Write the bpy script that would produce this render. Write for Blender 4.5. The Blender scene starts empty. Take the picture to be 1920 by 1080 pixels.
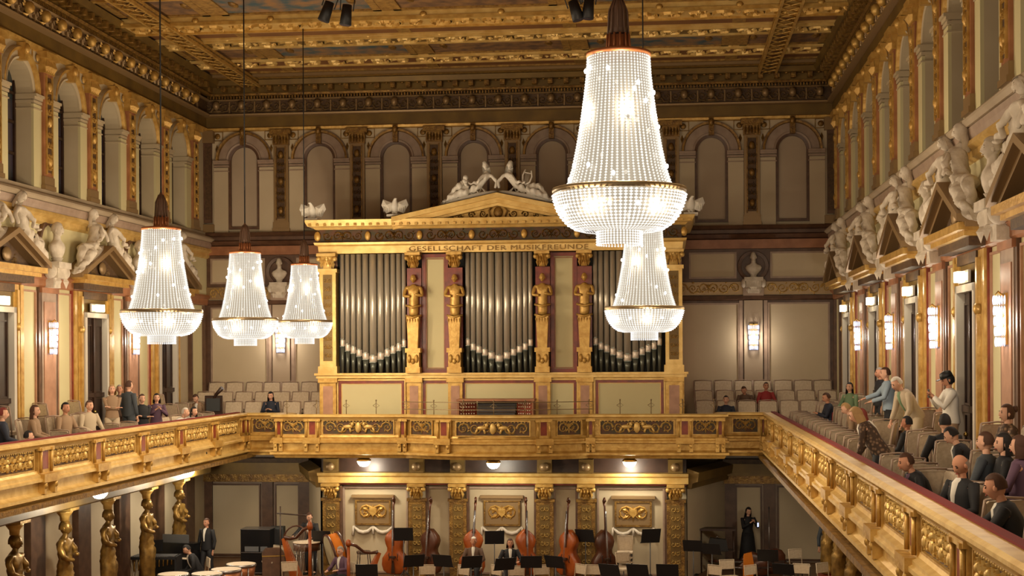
import bpy, math, random
from mathutils import Matrix, Vector
R = math.radians; PI = math.pi
random.seed(7)
SC = bpy.context.scene; COL = SC.collection
# ------------------------------------------------------------------ camera
F, TH, HZ, RO = 2717.0, 0.1065, 668.35, 0.0054
CAMP = Vector((4.587, 0.0, 8.0))
c_, s_ = math.cos(TH), math.sin(TH); cr, sr = math.cos(RO), math.sin(RO)
view = Vector((-s_, c_, 0)); right0 = Vector((c_, s_, 0)); up0 = Vector((0, 0, 1))
right = right0*cr - up0*sr; up = right0*sr + up0*cr
cam = bpy.data.cameras.new('camera'); co = bpy.data.objects.new('camera', cam); COL.objects.link(co)
m = Matrix((right, up, -view)).transposed().to_4x4(); m.translation = CAMP; co.matrix_world = m
cam.sensor_width = 36; cam.lens = F/1920*36; cam.shift_y = (HZ-540)/1920; cam.clip_end = 200
SC.camera = co
# ------------------------------------------------------------------ light
SC.view_settings.view_transform = 'Standard'; SC.view_settings.look = 'None'
SC.view_settings.gamma = 1; SC.view_settings.exposure = 0.22
w = bpy.data.worlds.new('world'); SC.world = w; w.use_nodes = True
w.node_tree.nodes['Background'].inputs[0].default_value = (1, .82, .6, 1)
w.node_tree.nodes['Background'].inputs[1].default_value = 0.45
SC.cycles.max_bounces = 5; SC.cycles.diffuse_bounces = 3; SC.cycles.glossy_bounces = 2
SC.cycles.transparent_max_bounces = 12; SC.cycles.sample_clamp_indirect = 3; SC.cycles.sample_clamp_direct = 0
SC.cycles.caustics_reflective = False; SC.cycles.caustics_refractive = False

def lamp(name, loc, power, radius, color, parent=None):
    l = bpy.data.lights.new(name, 'POINT'); l.energy = power; l.shadow_soft_size = radius; l.color = color
    o = bpy.data.objects.new(name, l); COL.objects.link(o); o.location = loc
    if parent: o.parent = parent
    return o
WARM = (1.0, .80, .55)
# ------------------------------------------------------------------ materials
MATS = {}
def lin(c): return tuple(((x/255)/12.92 if x/255 <= .04045 else ((x/255+.055)/1.055)**2.4) for x in c)
def mat(name, col, rough=.6, metal=0, col2=None, scale=8, bump=0, bscale=20, emit=0, transp=0, kind='noise', detail=4, ecol=None, stretch=(1,1,1)):
    m = bpy.data.materials.new(name); m.use_nodes = True; nt = m.node_tree; N = nt.nodes; L = nt.links
    b = N['Principled BSDF']; c = lin(col)+(1,)
    b.inputs['Base Color'].default_value = c; b.inputs['Roughness'].default_value = rough; b.inputs['Metallic'].default_value = metal
    tc = N.new('ShaderNodeTexCoord'); mp = N.new('ShaderNodeMapping'); L.new(tc.outputs['Object'], mp.inputs[0]); mp.inputs['Scale'].default_value = stretch
    if col2:
        if kind == 'noise':
            t = N.new('ShaderNodeTexNoise'); t.inputs['Scale'].default_value = scale; t.inputs['Detail'].default_value = detail
        elif kind == 'voronoi':
            t = N.new('ShaderNodeTexVoronoi'); t.inputs['Scale'].default_value = scale
        else:
            t = N.new('ShaderNodeTexWave'); t.inputs['Scale'].default_value = scale; t.inputs['Distortion'].default_value = 6; t.inputs['Detail'].default_value = 3
        L.new(mp.outputs[0], t.inputs['Vector'])
        r = N.new('ShaderNodeValToRGB'); r.color_ramp.elements[0].color = c; r.color_ramp.elements[1].color = lin(col2)+(1,)
        r.color_ramp.elements[0].position = .35; r.color_ramp.elements[1].position = .65
        if kind == 'voronoi': r.color_ramp.elements[0].position = .1; r.color_ramp.elements[1].position = .5
        L.new(t.outputs['Distance' if kind == 'voronoi' else 0], r.inputs[0]); L.new(r.outputs[0], b.inputs['Base Color'])
    if bump:
        t = N.new('ShaderNodeTexNoise'); t.inputs['Scale'].default_value = bscale; t.inputs['Detail'].default_value = 3
        L.new(mp.outputs[0], t.inputs['Vector'])
        bp = N.new('ShaderNodeBump'); bp.inputs['Strength'].default_value = bump; bp.inputs['Distance'].default_value = .03
        L.new(t.outputs[0], bp.inputs['Height']); L.new(bp.outputs[0], b.inputs['Normal'])
    if emit:
        b.inputs['Emission Color'].default_value = lin(ecol or col)+(1,); b.inputs['Emission Strength'].default_value = emit
    if transp:
        o = N['Material Output']; mx = N.new('ShaderNodeMixShader'); tr = N.new('ShaderNodeBsdfTransparent')
        mx.inputs[0].default_value = transp; L.new(b.outputs[0], mx.inputs[1]); L.new(tr.outputs[0], mx.inputs[2]); L.new(mx.outputs[0], o.inputs[0])
    MATS[name] = m; return m
mat('plaster', (196,180,150), .8, col2=(184,166,134), scale=.8)
mat('cream', (212,202,156), .7, col2=(204,192,146), scale=.6)
mat('cream_dim', (204,186,156), .8, col2=(194,176,146), scale=.7)
mat('panelbrown', (186,166,142), .8, col2=(176,156,132), scale=.6)
mat('brown', (104,74,54), .45, col2=(84,58,42), scale=5)
mat('orange', (172,116,78), .45, col2=(146,94,60), scale=3)
mat('redmarble', (142,58,36), .35, col2=(112,42,28), scale=5)
mat('mauve', (168,144,124), .5, col2=(152,128,110), scale=4)
mat('pinkmarble', (186,140,112), .4, col2=(166,122,96), scale=4)
mat('gold', (214,174,96), .4, .35, col2=(186,142,68), scale=6, bump=.25, bscale=16)
mat('goldlight', (232,198,124), .4, .3, col2=(212,172,96), scale=4, bump=.15, bscale=20)
mat('golddark', (158,120,56), .38, .4, col2=(110,78,36), scale=8, bump=.5, bscale=25)
mat('goldorn', (218,182,108), .4, .35)
mat('olive', (128,100,46), .5, .25, col2=(104,80,38), scale=1.5)
mat('darkorn', (74,52,32), .6, .1, col2=(96,70,42), scale=14)
mat('orn_green', (66,62,40), .6, .1, col2=(92,58,38), scale=6)
mat('bronze', (150,122,84), .4, .35)
mat('stucco', (222,210,192), .7, bump=.4, bscale=14, col2=(200,186,166), scale=6)
mat('white', (232,226,214), .6, bump=.2, bscale=12)
mat('ceil', (134,90,50), .65, .1, col2=(116,76,42), scale=1.2)
mat('ceilgold', (176,138,70), .55, .2, col2=(132,96,46), scale=10, bump=.4, bscale=20)
mat('paint_a', (58,84,92), .7, col2=(150,112,70), scale=2.6, detail=6)
mat('paint_b', (92,70,56), .7, col2=(150,112,70), scale=3.5, detail=6)
mat('woodfloor', (120,84,54), .4, col2=(98,66,42), scale=3, stretch=(1,8,1))
mat('darkwood', (62,40,28), .4, col2=(48,30,20), scale=4)
mat('door', (62,46,38), .4, col2=(50,38,32), scale=4)
mat('doorwhite', (206,196,180), .6)
mat('glassdark', (44,60,60), .15, col2=(70,62,74), scale=1.2)
mat('velvet', (120,34,34), .9)
mat('seatfab', (206,188,162), .85, col2=(192,172,146), scale=20)
mat('silver', (198,190,174), .3, .5)
mat('silverdark', (104,108,98), .3, .45)
mat('silvermouth', (220,206,190), .35, .3)
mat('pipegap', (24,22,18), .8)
mat('copper', (176,112,72), .4, .5)
mat('rimmetal', (150,130,98), .35, .6)
mat('crystal', (16,16,16), .35, emit=.95, ecol=(255,248,236), transp=.25)
mat('crystal_bowl', (18,18,18), .35, emit=1.05, ecol=(255,250,244), transp=.2)
mat('crystal_gap', (30,28,24), .6, emit=.4, ecol=(255,236,205), transp=.15)
mat('bulb', (255,255,255), .3, emit=14, ecol=(255,250,238))
mat('globe', (255,255,255), .3, emit=6, ecol=(255,246,222))
mat('sconce', (90,90,100), .3, emit=1.15, ecol=(214,222,255), transp=.2)
mat('caryatid_gold', (166,128,62), .38, .5, col2=(112,84,40), scale=5)
mat('spindle', (112,84,66), .5, .2)
mat('torus', (184,166,140), .6, col2=(166,148,122), scale=1)
mat('lightbox', (255,250,230), .4, emit=3.0, ecol=(255,244,205))
mat('black', (24,24,26), .5); mat('blackgloss', (20,20,22), .2); mat('grey', (92,92,94), .5); mat('greycase', (60,62,62), .6)
mat('basswood', (168,84,30), .3, col2=(136,62,20), scale=3); mat('bassdark', (88,46,24), .35, col2=(66,34,18), scale=3)
mat('drumskin', (238,218,192), .6); mat('drumhead', (208,196,158), .7); mat('brass', (214,176,96), .25, .9)
mat('steel', (170,170,172), .25, .9); mat('paper', (230,226,216), .8); mat('orangecloth', (210,118,20), .8)
for n, c in dict(skin_a=(222,172,144), skin_b=(198,142,112), skin_c=(170,112,84), hair_black=(26,20,20), hair_brown=(74,46,30), hair_grey=(150,140,130), hair_white=(214,206,194), hair_blond=(176,140,92), hair_red=(112,40,30),
    c_black=(24,24,28), c_navy=(34,40,56), c_grey=(96,94,94), c_beige=(186,168,142), c_white=(226,220,208), c_blue=(150,168,184), c_green=(116,140,104), c_tan=(150,122,94), c_brown=(94,70,54),
    c_slate=(64,70,76), c_red=(150,44,44), c_purple=(92,66,86), c_jeans=(60,74,98), c_mauve=(138,118,108), eye=(30,22,18), lip=(164,84,74), shoe=(22,20,20)).items(): mat(n, c, .75)
mat('c_leopard', (150,120,92), .8, col2=(70,52,40), scale=18, kind='voronoi')
def M(n): return MATS[n]
# ------------------------------------------------------------------ mesh builder
class MB:
    def __init__(s): s.v = []; s.f = []; s.sm = []; s.mi = []; s.cm = 0
    def add(s, vs, fs, smooth=False):
        o = len(s.v); s.v.extend(vs)
        for f in fs: s.f.append(tuple(i+o for i in f)); s.sm.append(smooth); s.mi.append(s.cm)
        return s
    def m(s, i): s.cm = i; return s
    def box(s, x0, x1, y0, y1, z0, z1):
        return s.add([(x0,y0,z0),(x1,y0,z0),(x1,y1,z0),(x0,y1,z0),(x0,y0,z1),(x1,y0,z1),(x1,y1,z1),(x0,y1,z1)],
                     [(0,3,2,1),(4,5,6,7),(0,1,5,4),(1,2,6,5),(2,3,7,6),(3,0,4,7)])
    def cbox(s, c, d): return s.box(c[0]-d[0]/2, c[0]+d[0]/2, c[1]-d[1]/2, c[1]+d[1]/2, c[2]-d[2]/2, c[2]+d[2]/2)
    def quad(s, a, b, c, d): return s.add([a,b,c,d], [(0,1,2,3)])
    def tube(s, pts, rad, n=8, cap=True, flat=(1,1)):
        pts = [Vector(p) for p in pts]; k = len(pts)
        if not isinstance(rad, (list, tuple)): rad = [rad]*k
        vs = []; prev = None
        for i, p in enumerate(pts):
            d = (pts[min(i+1,k-1)]-pts[max(i-1,0)])
            if d.length < 1e-9: d = Vector((0,0,1))
            d.normalize()
            if prev is None: a = Vector((0,1,0)) if abs(d.y) < .9 else Vector((1,0,0))
            else: a = prev
            a = (a-d*a.dot(d))
            if a.length < 1e-6: a = d.orthogonal()
            a.normalize(); b = d.cross(a); prev = a
            for j in range(n):
                t = 2*PI*j/n; vs.append(tuple(p+(a*math.cos(t)*flat[0]+b*math.sin(t)*flat[1])*rad[i]))
        fs = [(i*n+j, i*n+(j+1)%n, (i+1)*n+(j+1)%n, (i+1)*n+j) for i in range(k-1) for j in range(n)]
        s.add(vs, fs, True)
        if cap: o = len(s.v)-k*n; s.f += [tuple(o+j for j in range(n))[::-1], tuple(o+(k-1)*n+j for j in range(n))]; s.sm += [False]*2; s.mi += [s.cm]*2
        return s
    def cyl(s, a, b, r, r2=None, n=12): return s.tube([a, b], [r, r if r2 is None else r2], n)
    def lathe(s, prof, c=(0,0,0), n=16, cap=True, sx=1, sy=1, a0=0):
        vs = []; k = len(prof)
        for r, z in prof:
            for j in range(n):
                t = 2*PI*j/n+a0; vs.append((c[0]+r*sx*math.cos(t), c[1]+r*sy*math.sin(t), c[2]+z))
        s.add(vs, [(i*n+j, i*n+(j+1)%n, (i+1)*n+(j+1)%n, (i+1)*n+j) for i in range(k-1) for j in range(n)], n > 6)
        if cap: o = len(s.v)-k*n; s.f += [tuple(o+j for j in range(n))[::-1], tuple(o+(k-1)*n+j for j in range(n))]; s.sm += [False]*2; s.mi += [s.cm]*2
        return s
    def ball(s, c, r, n=10, k=6, rot=None):
        if not isinstance(r, (list, tuple)): r = (r, r, r)
        vs = []
        for i in range(k+1):
            p = PI*i/k
            for j in range(n):
                t = 2*PI*j/n; q = Vector((r[0]*math.sin(p)*math.cos(t), r[1]*math.sin(p)*math.sin(t), r[2]*math.cos(p)))
                if rot: q = rot @ q
                vs.append((c[0]+q.x, c[1]+q.y, c[2]+q.z))
        return s.add(vs, [(i*n+j, (i+1)*n+j, (i+1)*n+(j+1)%n, i*n+(j+1)%n) for i in range(k) for j in range(n)], True)
    def prism(s, poly, y0, y1, taper=1.0):   # poly in x,z extruded along y; taper shrinks the y1 face about its centre
        n = len(poly); cx = sum(p[0] for p in poly)/n; cz = sum(p[1] for p in poly)/n
        vs = [(x, y0, z) for x, z in poly]+[(cx+(x-cx)*taper, y1, cz+(z-cz)*taper) for x, z in poly]
        return s.add(vs, [tuple(range(n)), tuple(range(2*n-1, n-1, -1))]+[(i, i+n, (i+1)%n+n, (i+1)%n) for i in range(n)])
    def mould(s, prof, path, nrm=None):   # prof: (out, z); path: xy points, out is to the LEFT of travel
        pts = [Vector((p[0], p[1])) for p in path]; k = len(pts); vs = []
        for i, p in enumerate(pts):
            ns = []
            if i > 0: d = (pts[i]-pts[i-1]).normalized(); ns.append(Vector((-d.y, d.x)))
            if i < k-1: d = (pts[i+1]-pts[i]).normalized(); ns.append(Vector((-d.y, d.x)))
            if len(ns) == 2: q = (ns[0]+ns[1]); q = q/max(.3, q.dot(ns[0]))
            else: q = ns[0]
            for o, z in prof: vs.append((p.x+q.x*o, p.y+q.y*o, z))
        n = len(prof)
        s.add(vs, [(i*n+j, (i+1)*n+j, (i+1)*n+j+1, i*n+j+1) for i in range(k-1) for j in range(n-1)])
        o = len(s.v)-k*n; s.f += [tuple(o+j for j in range(n)), tuple(o+(k-1)*n+j for j in range(n))]; s.sm += [False]*2; s.mi += [s.cm]*2
        return s
    def ridge(s, pts, wid, hgt, frame=None):  # raised strip on x,z plane, bulging to +y
        k = len(pts); vs = []
        for i, p in enumerate(pts):
            a = pts[max(i-1,0)]; b = pts[min(i+1,k-1)]; dx, dz = b[0]-a[0], b[1]-a[1]; l = math.hypot(dx, dz) or 1
            nx, nz = -dz/l, dx/l; t = i/(k-1); wv = wid*(1-.75*t)
            y = frame(p[0]) if frame else 0
            vs += [(p[0]-nx*wv, y, p[1]-nz*wv), (p[0], y+hgt*(1-.5*t), p[1]), (p[0]+nx*wv, y, p[1]+nz*wv)]
        return s.add(vs, [(i*3+j, (i+1)*3+j, (i+1)*3+j+1, i*3+j+1) for i in range(k-1) for j in (0,1)])
    def leaf(s, x, z, ang, l, wd, h, y=0):
        ca, sa = math.cos(ang), math.sin(ang); P = lambda u, v, hh: (x+u*ca-v*sa, y+hh, z+u*sa+v*ca)
        return s.add([P(0,0,0), P(l*.45,wd,0), P(l,0,h*.3), P(l*.45,-wd,0), P(l*.45,0,h)], [(0,1,4),(1,2,4),(2,3,4),(3,0,4)])
    def scroll(s, x, z, r, dirx, dirz, wid, hgt, y=0, turns=1.35, n=13):
        pts = []
        for i in range(n):
            t = i/(n-1); a = PI+turns*2*PI*t; rr = r*(1-.8*t)
            pts.append((x+dirx*rr*math.cos(a), z+dirz*rr*math.sin(a)))
        o = len(s.v); s.ridge(pts, wid, hgt)
        if y: s.v[o:] = [(a, b+y, c) for a, b, c in s.v[o:]]
        s.leaf(x, z, random.uniform(0, 6), r*.35, r*.16, hgt, y); s.leaf(x, z, random.uniform(0, 6), r*.35, r*.16, hgt, y)
        for q in range(3):
            a = random.uniform(0, 2*PI); s.leaf(x+dirx*r*math.cos(a)*.9, z+dirz*r*math.sin(a)*.9, a+random.uniform(-.6,.6), r*.5, r*.16, hgt*.9, y)
        return s
    def relief(s, w, h, x=0, z=0, y=0, hgt=.05):   # mirrored rinceaux filling w x h, centred x,z
        r = min(w, h)*.46
        if w >= h:
            n = max(1, int(round(w/2/(2*r*.98))))
            st = (w/2)/n; rr = min(r, st*.52)
            for i in range(n):
                for sg in (-1, 1):
                    s.scroll(x+sg*(st*(i+.5)), z, rr, sg, 1 if i%2 else -1, rr*.17, hgt, y)
            for a in (PI/2, PI/2-.7, PI/2+.7, -PI/2, -PI/2+.8, -PI/2-.8): s.leaf(x, z, a, h*.45, h*.07, hgt*1.2, y)
        else:
            n = max(1, int(round(h/(2*r)))); st = h/n; rr = min(r*.55, w*.26)
            for i in range(n):
                zz = z-h/2+st*(i+.5)
                for sg in (-1, 1): s.scroll(x+sg*w*.24, zz, rr, sg, 1, rr*.22, hgt, y, n=10)
                s.leaf(x, zz-st*.3, PI/2, st*.6, w*.07, hgt, y)
        return s
    def xf(s, f): s.v = [f(*p) for p in s.v]; return s
    def build(s, name, mats, parent=None, loc=None, rz=0):
        me = bpy.data.meshes.new(name); me.from_pydata(s.v, [], s.f)
        me.polygons.foreach_set('use_smooth', s.sm); me.polygons.foreach_set('material_index', s.mi)
        for q in (mats if isinstance(mats, (list, tuple)) else [mats]): me.materials.append(M(q))
        return ob(name, me, parent, loc, rz)
def ob(name, me, parent=None, loc=None, rz=0):
    o = bpy.data.objects.new(name, me); COL.objects.link(o)
    if parent: o.parent = parent
    if loc: o.location = loc
    if rz: o.rotation_euler[2] = rz
    return o
def tag(o, label=None, cat=None, group=None, kind=None):
    if label: o['label'] = label
    if cat: o['category'] = cat
    if group: o['group'] = group
    if kind: o['kind'] = kind
    return o
def thing(name, label, cat, loc=(0,0,0), rz=0, group=None):
    return tag(ob(name, None, None, loc, rz), label, cat, group)
def struct(mb, name, mats, loc=None, rz=0): return tag(mb.build(name, mats, None, loc, rz), kind='structure')
TN = [0]
def trim(mb, mats, loc=None, rz=0): TN[0] += 1; return struct(mb, 'trim_%d' % TN[0], mats, loc, rz)
def trimcopy(o, loc, rz): TN[0] += 1; c = o.copy(); c.name = 'trim_%d' % TN[0]; c.location = loc; c.rotation_euler[2] = rz; COL.objects.link(c); return c
KIDS = {}
def kids(o): return [c for c in bpy.data.objects if c.parent == o]
def dup(root, loc, rz=None, label=None, group=None, scale=None):
    if root.name not in KIDS: KIDS[root.name] = [(c, kids(c)) for c in kids(root)]
    r = root.copy(); COL.objects.link(r); r.location = loc
    if rz is not None: r.rotation_euler[2] = rz
    if label: r['label'] = label
    if group: r['group'] = group
    if scale: r.scale = scale
    for c, gs in KIDS[root.name]:
        d = c.copy(); COL.objects.link(d); d.parent = r
        for g in gs: e = g.copy(); COL.objects.link(e); e.parent = d
    return r
ORD = 'first second third fourth fifth sixth seventh eighth ninth tenth eleventh twelfth thirteenth fourteenth fifteenth sixteenth'.split()
def ray(px, py):
    x, y = px-960, HZ-py; x, y = x*cr+y*sr, -x*sr+y*cr
    return view+right0*(x/F)+up0*(y/F)
def U(px, py, X=None, Y=None, Z=None):   # the point of a plane seen at a place of the photograph
    r = ray(px, py); t = (X-CAMP.x)/r.x if X is not None else Y/r.y if Y is not None else (Z-8)/r.z
    return CAMP+r*t
HW = 9.55; YB = 43.4; Y0 = 6.0; BAY = 2.6; FLOOR = 1.9
LRZ, RRZ, BRZ = -PI/2, PI/2, PI
# ================================================================== STRUCTURE
ROOM = [(HW, Y0), (HW, YB), (-HW, YB), (-HW, Y0)]
struct(MB().box(-HW, HW, Y0, YB+.3, FLOOR-.25, FLOOR), 'floor', 'woodfloor')
def plate(mb, x0, x1, z0, z1, y=0): return mb.quad((x0,y,z0),(x1,y,z0),(x1,y,z1),(x0,y,z1))
def arch_face(mb, bw, r, zc, z0, z1, dp, n=14):
    h = bw/2; a = [(r*math.cos(PI*i/n), zc+r*math.sin(PI*i/n)) for i in range(n+1)]
    plate(mb, -h, -r, z0, zc); plate(mb, r, h, z0, zc)
    top = [(h, zc)]+[(h-bw*i/(n), z1) for i in range(n+1)]+[(-h, zc)]
    for i in range(n):
        p, q = a[i], a[i+1]; P, Q = (h-bw*i/n, z1), (h-bw*(i+1)/n, z1)
        mb.quad((p[0],0,p[1]), (P[0],0,P[1]), (Q[0],0,Q[1]), (q[0],0,q[1]))
    mb.add([(h,0,zc),(h,0,z1),(r,0,zc)], [(0,1,2)]); mb.add([(-h,0,zc),(-h,0,z1),(-r,0,zc)], [(0,1,2)])
    pts = [(r, z0)]+a+[(-r, z0)]
    for p, q in zip(pts, pts[1:]): mb.quad((p[0],0,p[1]),(q[0],0,q[1]),(q[0],-dp,q[1]),(p[0],-dp,p[1]))
    mb.quad((r,0,z0),(-r,0,z0),(-r,-dp,z0),(r,-dp,z0))
def arch_ring(mb, zc, prof, n=20, a0=0, a1=PI):
    k = len(prof); vs = [(q*math.cos(a0+(a1-a0)*i/n), y, zc+q*math.sin(a0+(a1-a0)*i/n)) for i in range(n+1) for q, y in prof]
    mb.add(vs, [(i*k+j, (i+1)*k+j, (i+1)*k+j+1, i*k+j+1) for i in range(n) for j in range(k-1)])
def frame_rect(mb, x0, x1, z0, z1, wd, d0, d1):   # picture-frame moulding on a wall
    mb.box(x0-wd, x0, d0, d1, z0-wd, z1+wd); mb.box(x1, x1+wd, d0, d1, z0-wd, z1+wd)
    mb.box(x0, x1, d0, d1, z1, z1+wd); mb.box(x0, x1, d0, d1, z0-wd, z0)
SIDE_Y = [40.9-BAY*i for i in range(13)]     # side arch centres
BBAY = 2.371; BACK_X = [BBAY*(i+.5) for i in range(-4, 4)]
ZS, ZT = 11.85, 14.97
# walls
wl = MB(); wl.box(-HW-.4, -HW, Y0, YB, 0, ZS); wr = MB(); wr.box(HW, HW+.4, Y0, YB, 0, ZS)
for wm, rz, sx in ((wl, LRZ, -1), (wr, RRZ, 1)):
    wm.box(*sorted((sx*HW, sx*(HW+.4))), 42.2, YB, ZS, 16.4); wm.box(*sorted((sx*HW, sx*(HW+.4))), Y0, YB, ZT, 16.5)
    for yc in SIDE_Y:
        t = MB(); arch_face(t, BAY, .64, 13.95, ZS, ZT, .42)
        if sx < 0: t.xf(lambda x, y, z: (-HW+y, yc-x, z))
        else: t.xf(lambda x, y, z: (HW-y, yc+x, z))
        wm.add(t.v, t.f)
    wm.box(*sorted((sx*(HW+.45), sx*(HW+.6))), Y0, 42.2, ZS-.3, 15.3)
struct(wl, 'wall_left', 'plaster'); struct(wr, 'wall_right', 'plaster')
wb = MB(); wb.box(-HW-.4, HW+.4, YB, YB+.4, 0, ZS); wb.box(-HW-.4, HW+.4, YB, YB+.4, ZT, 16.5); wb.box(-HW-.4, HW+.4, YB+.08, YB+.4, ZS, ZT)
for xc in BACK_X:
    t = MB(); arch_face(t, BBAY+.002, .49, 14.06, ZS+.1, ZT, .08); t.xf(lambda x, y, z: (xc-x, YB-y, z)); wb.add(t.v, t.f)
struct(wb, 'wall_back', 'cream_dim')
# side windows with glazing bars
wm = MB(); wm.box(-.64, .64, -.42, -.4, ZS, 14.6)
wf = MB()
for x in (-.6, 0, .6): wf.box(x-.035, x+.035, -.4, -.35, ZS, 14.55)
for z in (11.95, 12.6, 13.3, 13.95): wf.box(-.62, .62, -.4, -.36, z-.03, z+.03)
NW = 0; w0 = None
for yc in SIDE_Y:
    for sx, rz in ((-1, LRZ), (1, RRZ)):
        NW += 1
        if w0 is None: w0 = wm.build('window_1', 'glassdark', None, (sx*HW, yc, 0), rz); g0 = wf.build('window_frame', 'darkwood', w0); tag(w0, kind='structure')
        else:
            q = w0.copy(); q.name = 'window_%d' % NW; q.location = (sx*HW, yc, 0); q.rotation_euler[2] = rz; COL.objects.link(q)
            g = g0.copy(); g.parent = q; COL.objects.link(g)
# arch surrounds of the side walls
def surround(bw, r, ro, zc, mats, deep):
    a = MB(); a.m(0)
    arch_ring(a, zc, [(r, 0), (r, .05), (r+.05, .07), (r+.06, .03), (ro-.1, .03), (ro-.09, .09), (ro-.02, .11), (ro, 0)])
    a.m(1); arch_ring(a, zc, [(ro-.11, .03), (ro-.09, .115), (ro-.03, .125), (ro-.01, .03)])
    a.cbox((0, .1, zc+(r+ro)/2+.02), (.15, .2, ro-r+.1)); a.ball((0, .2, zc+ro-.06), (.09, .08, .12), 8, 6)
    for s in (-1, 1):
        a.m(2); x0, x1 = sorted((s*r, s*(bw/2-.24)))
        a.box(x0, x1, 0, .06, ZS, zc-.22)
        a.m(0); 
        for z0, z1, o in ((zc-.06, zc, .14), (zc-.12, zc-.06, .1), (zc-.2, zc-.14, .08), (zc-.34, zc-.31, .08)):
            a.box(x0-.03*(s > 0), x1+.03*(s < 0), -(deep), o, z0, z1)
        a.m(1); a.ball((s*(bw/2-.36), .03, ZT-.16), (.09, .03, .09), 8, 5); a.leaf(s*(bw/2-.33), ZT-.4, -PI/2, .3, .05, .05)
        frame_rect(a, *sorted((s*(bw/2-.27), s*(ro*.75))), ZT-.28, ZT-.03, .02, 0, .03)
    return a
a = surround(BAY, .64, .93, 13.95, 0, .38)
a0 = trim(a, ['plaster', 'gold', 'cream'], (-HW, SIDE_Y[0], 0), LRZ)
for yc in SIDE_Y:
    for sx, rz in ((-1, LRZ), (1, RRZ)):
        if not (yc == SIDE_Y[0] and sx < 0): trimcopy(a0, (sx*HW, yc, 0), rz)
a = surround(BBAY, .49, .9, 14.06, 0, .0)
a.m(3); arch_ring(a, 14.06, [(.41, -.075), (.41, .0), (.49, .02), (.5, 0)]); [a.box(x0, x1, -.075, .02, z0, z1) for x0, x1, z0, z1 in ((-.49, -.41, ZS+.1, 14.06), (.41, .49, ZS+.1, 14.06), (-.41, .41, ZS+.1, ZS+.18))]
a.m(4); a.v, n0 = a.v, len(a.v)
a.box(-.41, .41, -.079, -.07, ZS+.15, 14.06); pts = [(.41*math.cos(PI*i/16), 14.06+.41*math.sin(PI*i/16)) for i in range(17)]
a.add([(x, -.07, z) for x, z in pts], [tuple(range(17))])
a0 = None
for xc in BACK_X:
    if a0 is None: a0 = trim(a, ['mauve', 'golddark', 'cream_dim', 'brown', 'panelbrown'], (xc, YB, 0), BRZ)
    else: trimcopy(a0, (xc, YB, 0), BRZ)
# pilasters between arches: base, shaft with carved strip, capital
def pilaster(wd, mats, seed):
    random.seed(seed); p = MB(); h = wd/2
    p.m(0); p.box(-h, h, 0, .12, ZS+.3, 14.5)
    p.m(1); p.box(-h*.55, h*.55, .12, .125, ZS+.4, 14.42); p.m(2); p.relief(h*1.1, 2.0, 0, 13.25, .125, .05)
    for s in (-1, 1): p.box(s*h*.62-.015, s*h*.62+.015, .12, .16, ZS+.35, 14.45)
    for z in (12.5, 13.4, 14.2): p.ball((0, .14, z), (.09, .07, .12), 8, 5)
    p.m(3); p.box(-h-.04, h+.04, 0, .17, ZS, ZS+.1); p.box(-h-.02, h+.02, 0, .14, ZS+.1, ZS+.3)
    p.m(2); p.box(-h-.02, h+.02, 0, .16, 14.5, 14.82); p.box(-h-.1, h+.1, 0, .24, 14.82, ZT)
    for i in range(5): p.leaf(-h+wd*(i+.5)/5, 14.52, PI/2, .28, .04, .09, .16)
    return p
p = pilaster(.5, 0, 3); p0 = None
for k in range(14):
    for sx, rz in ((-1, LRZ), (1, RRZ)):
        yc = 42.2-BAY*k-(0 if k else .0)
        if p0 is None: p0 = trim(p, ['orange', 'darkorn', 'gold', 'bronze'], (sx*HW, yc, 0), rz)
        else: trimcopy(p0, (sx*HW, yc, 0), rz)
p = pilaster(.46, 0, 5); p0 = None
for k in range(-3, 4):
    if p0 is None: p0 = trim(p, ['bronze', 'darkorn', 'golddark', 'bronze'], (BBAY*k, YB, 0), BRZ)
    else: trimcopy(p0, (BBAY*k, YB, 0), BRZ)
p = MB()
for x in (-9.52, 9.52):
    s = 1 if x > 0 else -1; p.m(0); p.box(x-.22, x+.22, YB-.12, YB, ZS+.3, 14.6); p.m(1); p.box(x-.3, x+.3, YB-.2, YB, 14.6, ZT); p.box(x-.3, x+.3, YB-.18, YB, ZS, ZS+.25)
    p.m(2); p.box(x-s*.12-.09, x-s*.12+.09, YB-.13, YB-.115, ZS+.4, 14.5)
trim(p, ['brown', 'bronze', 'darkorn'])
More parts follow.
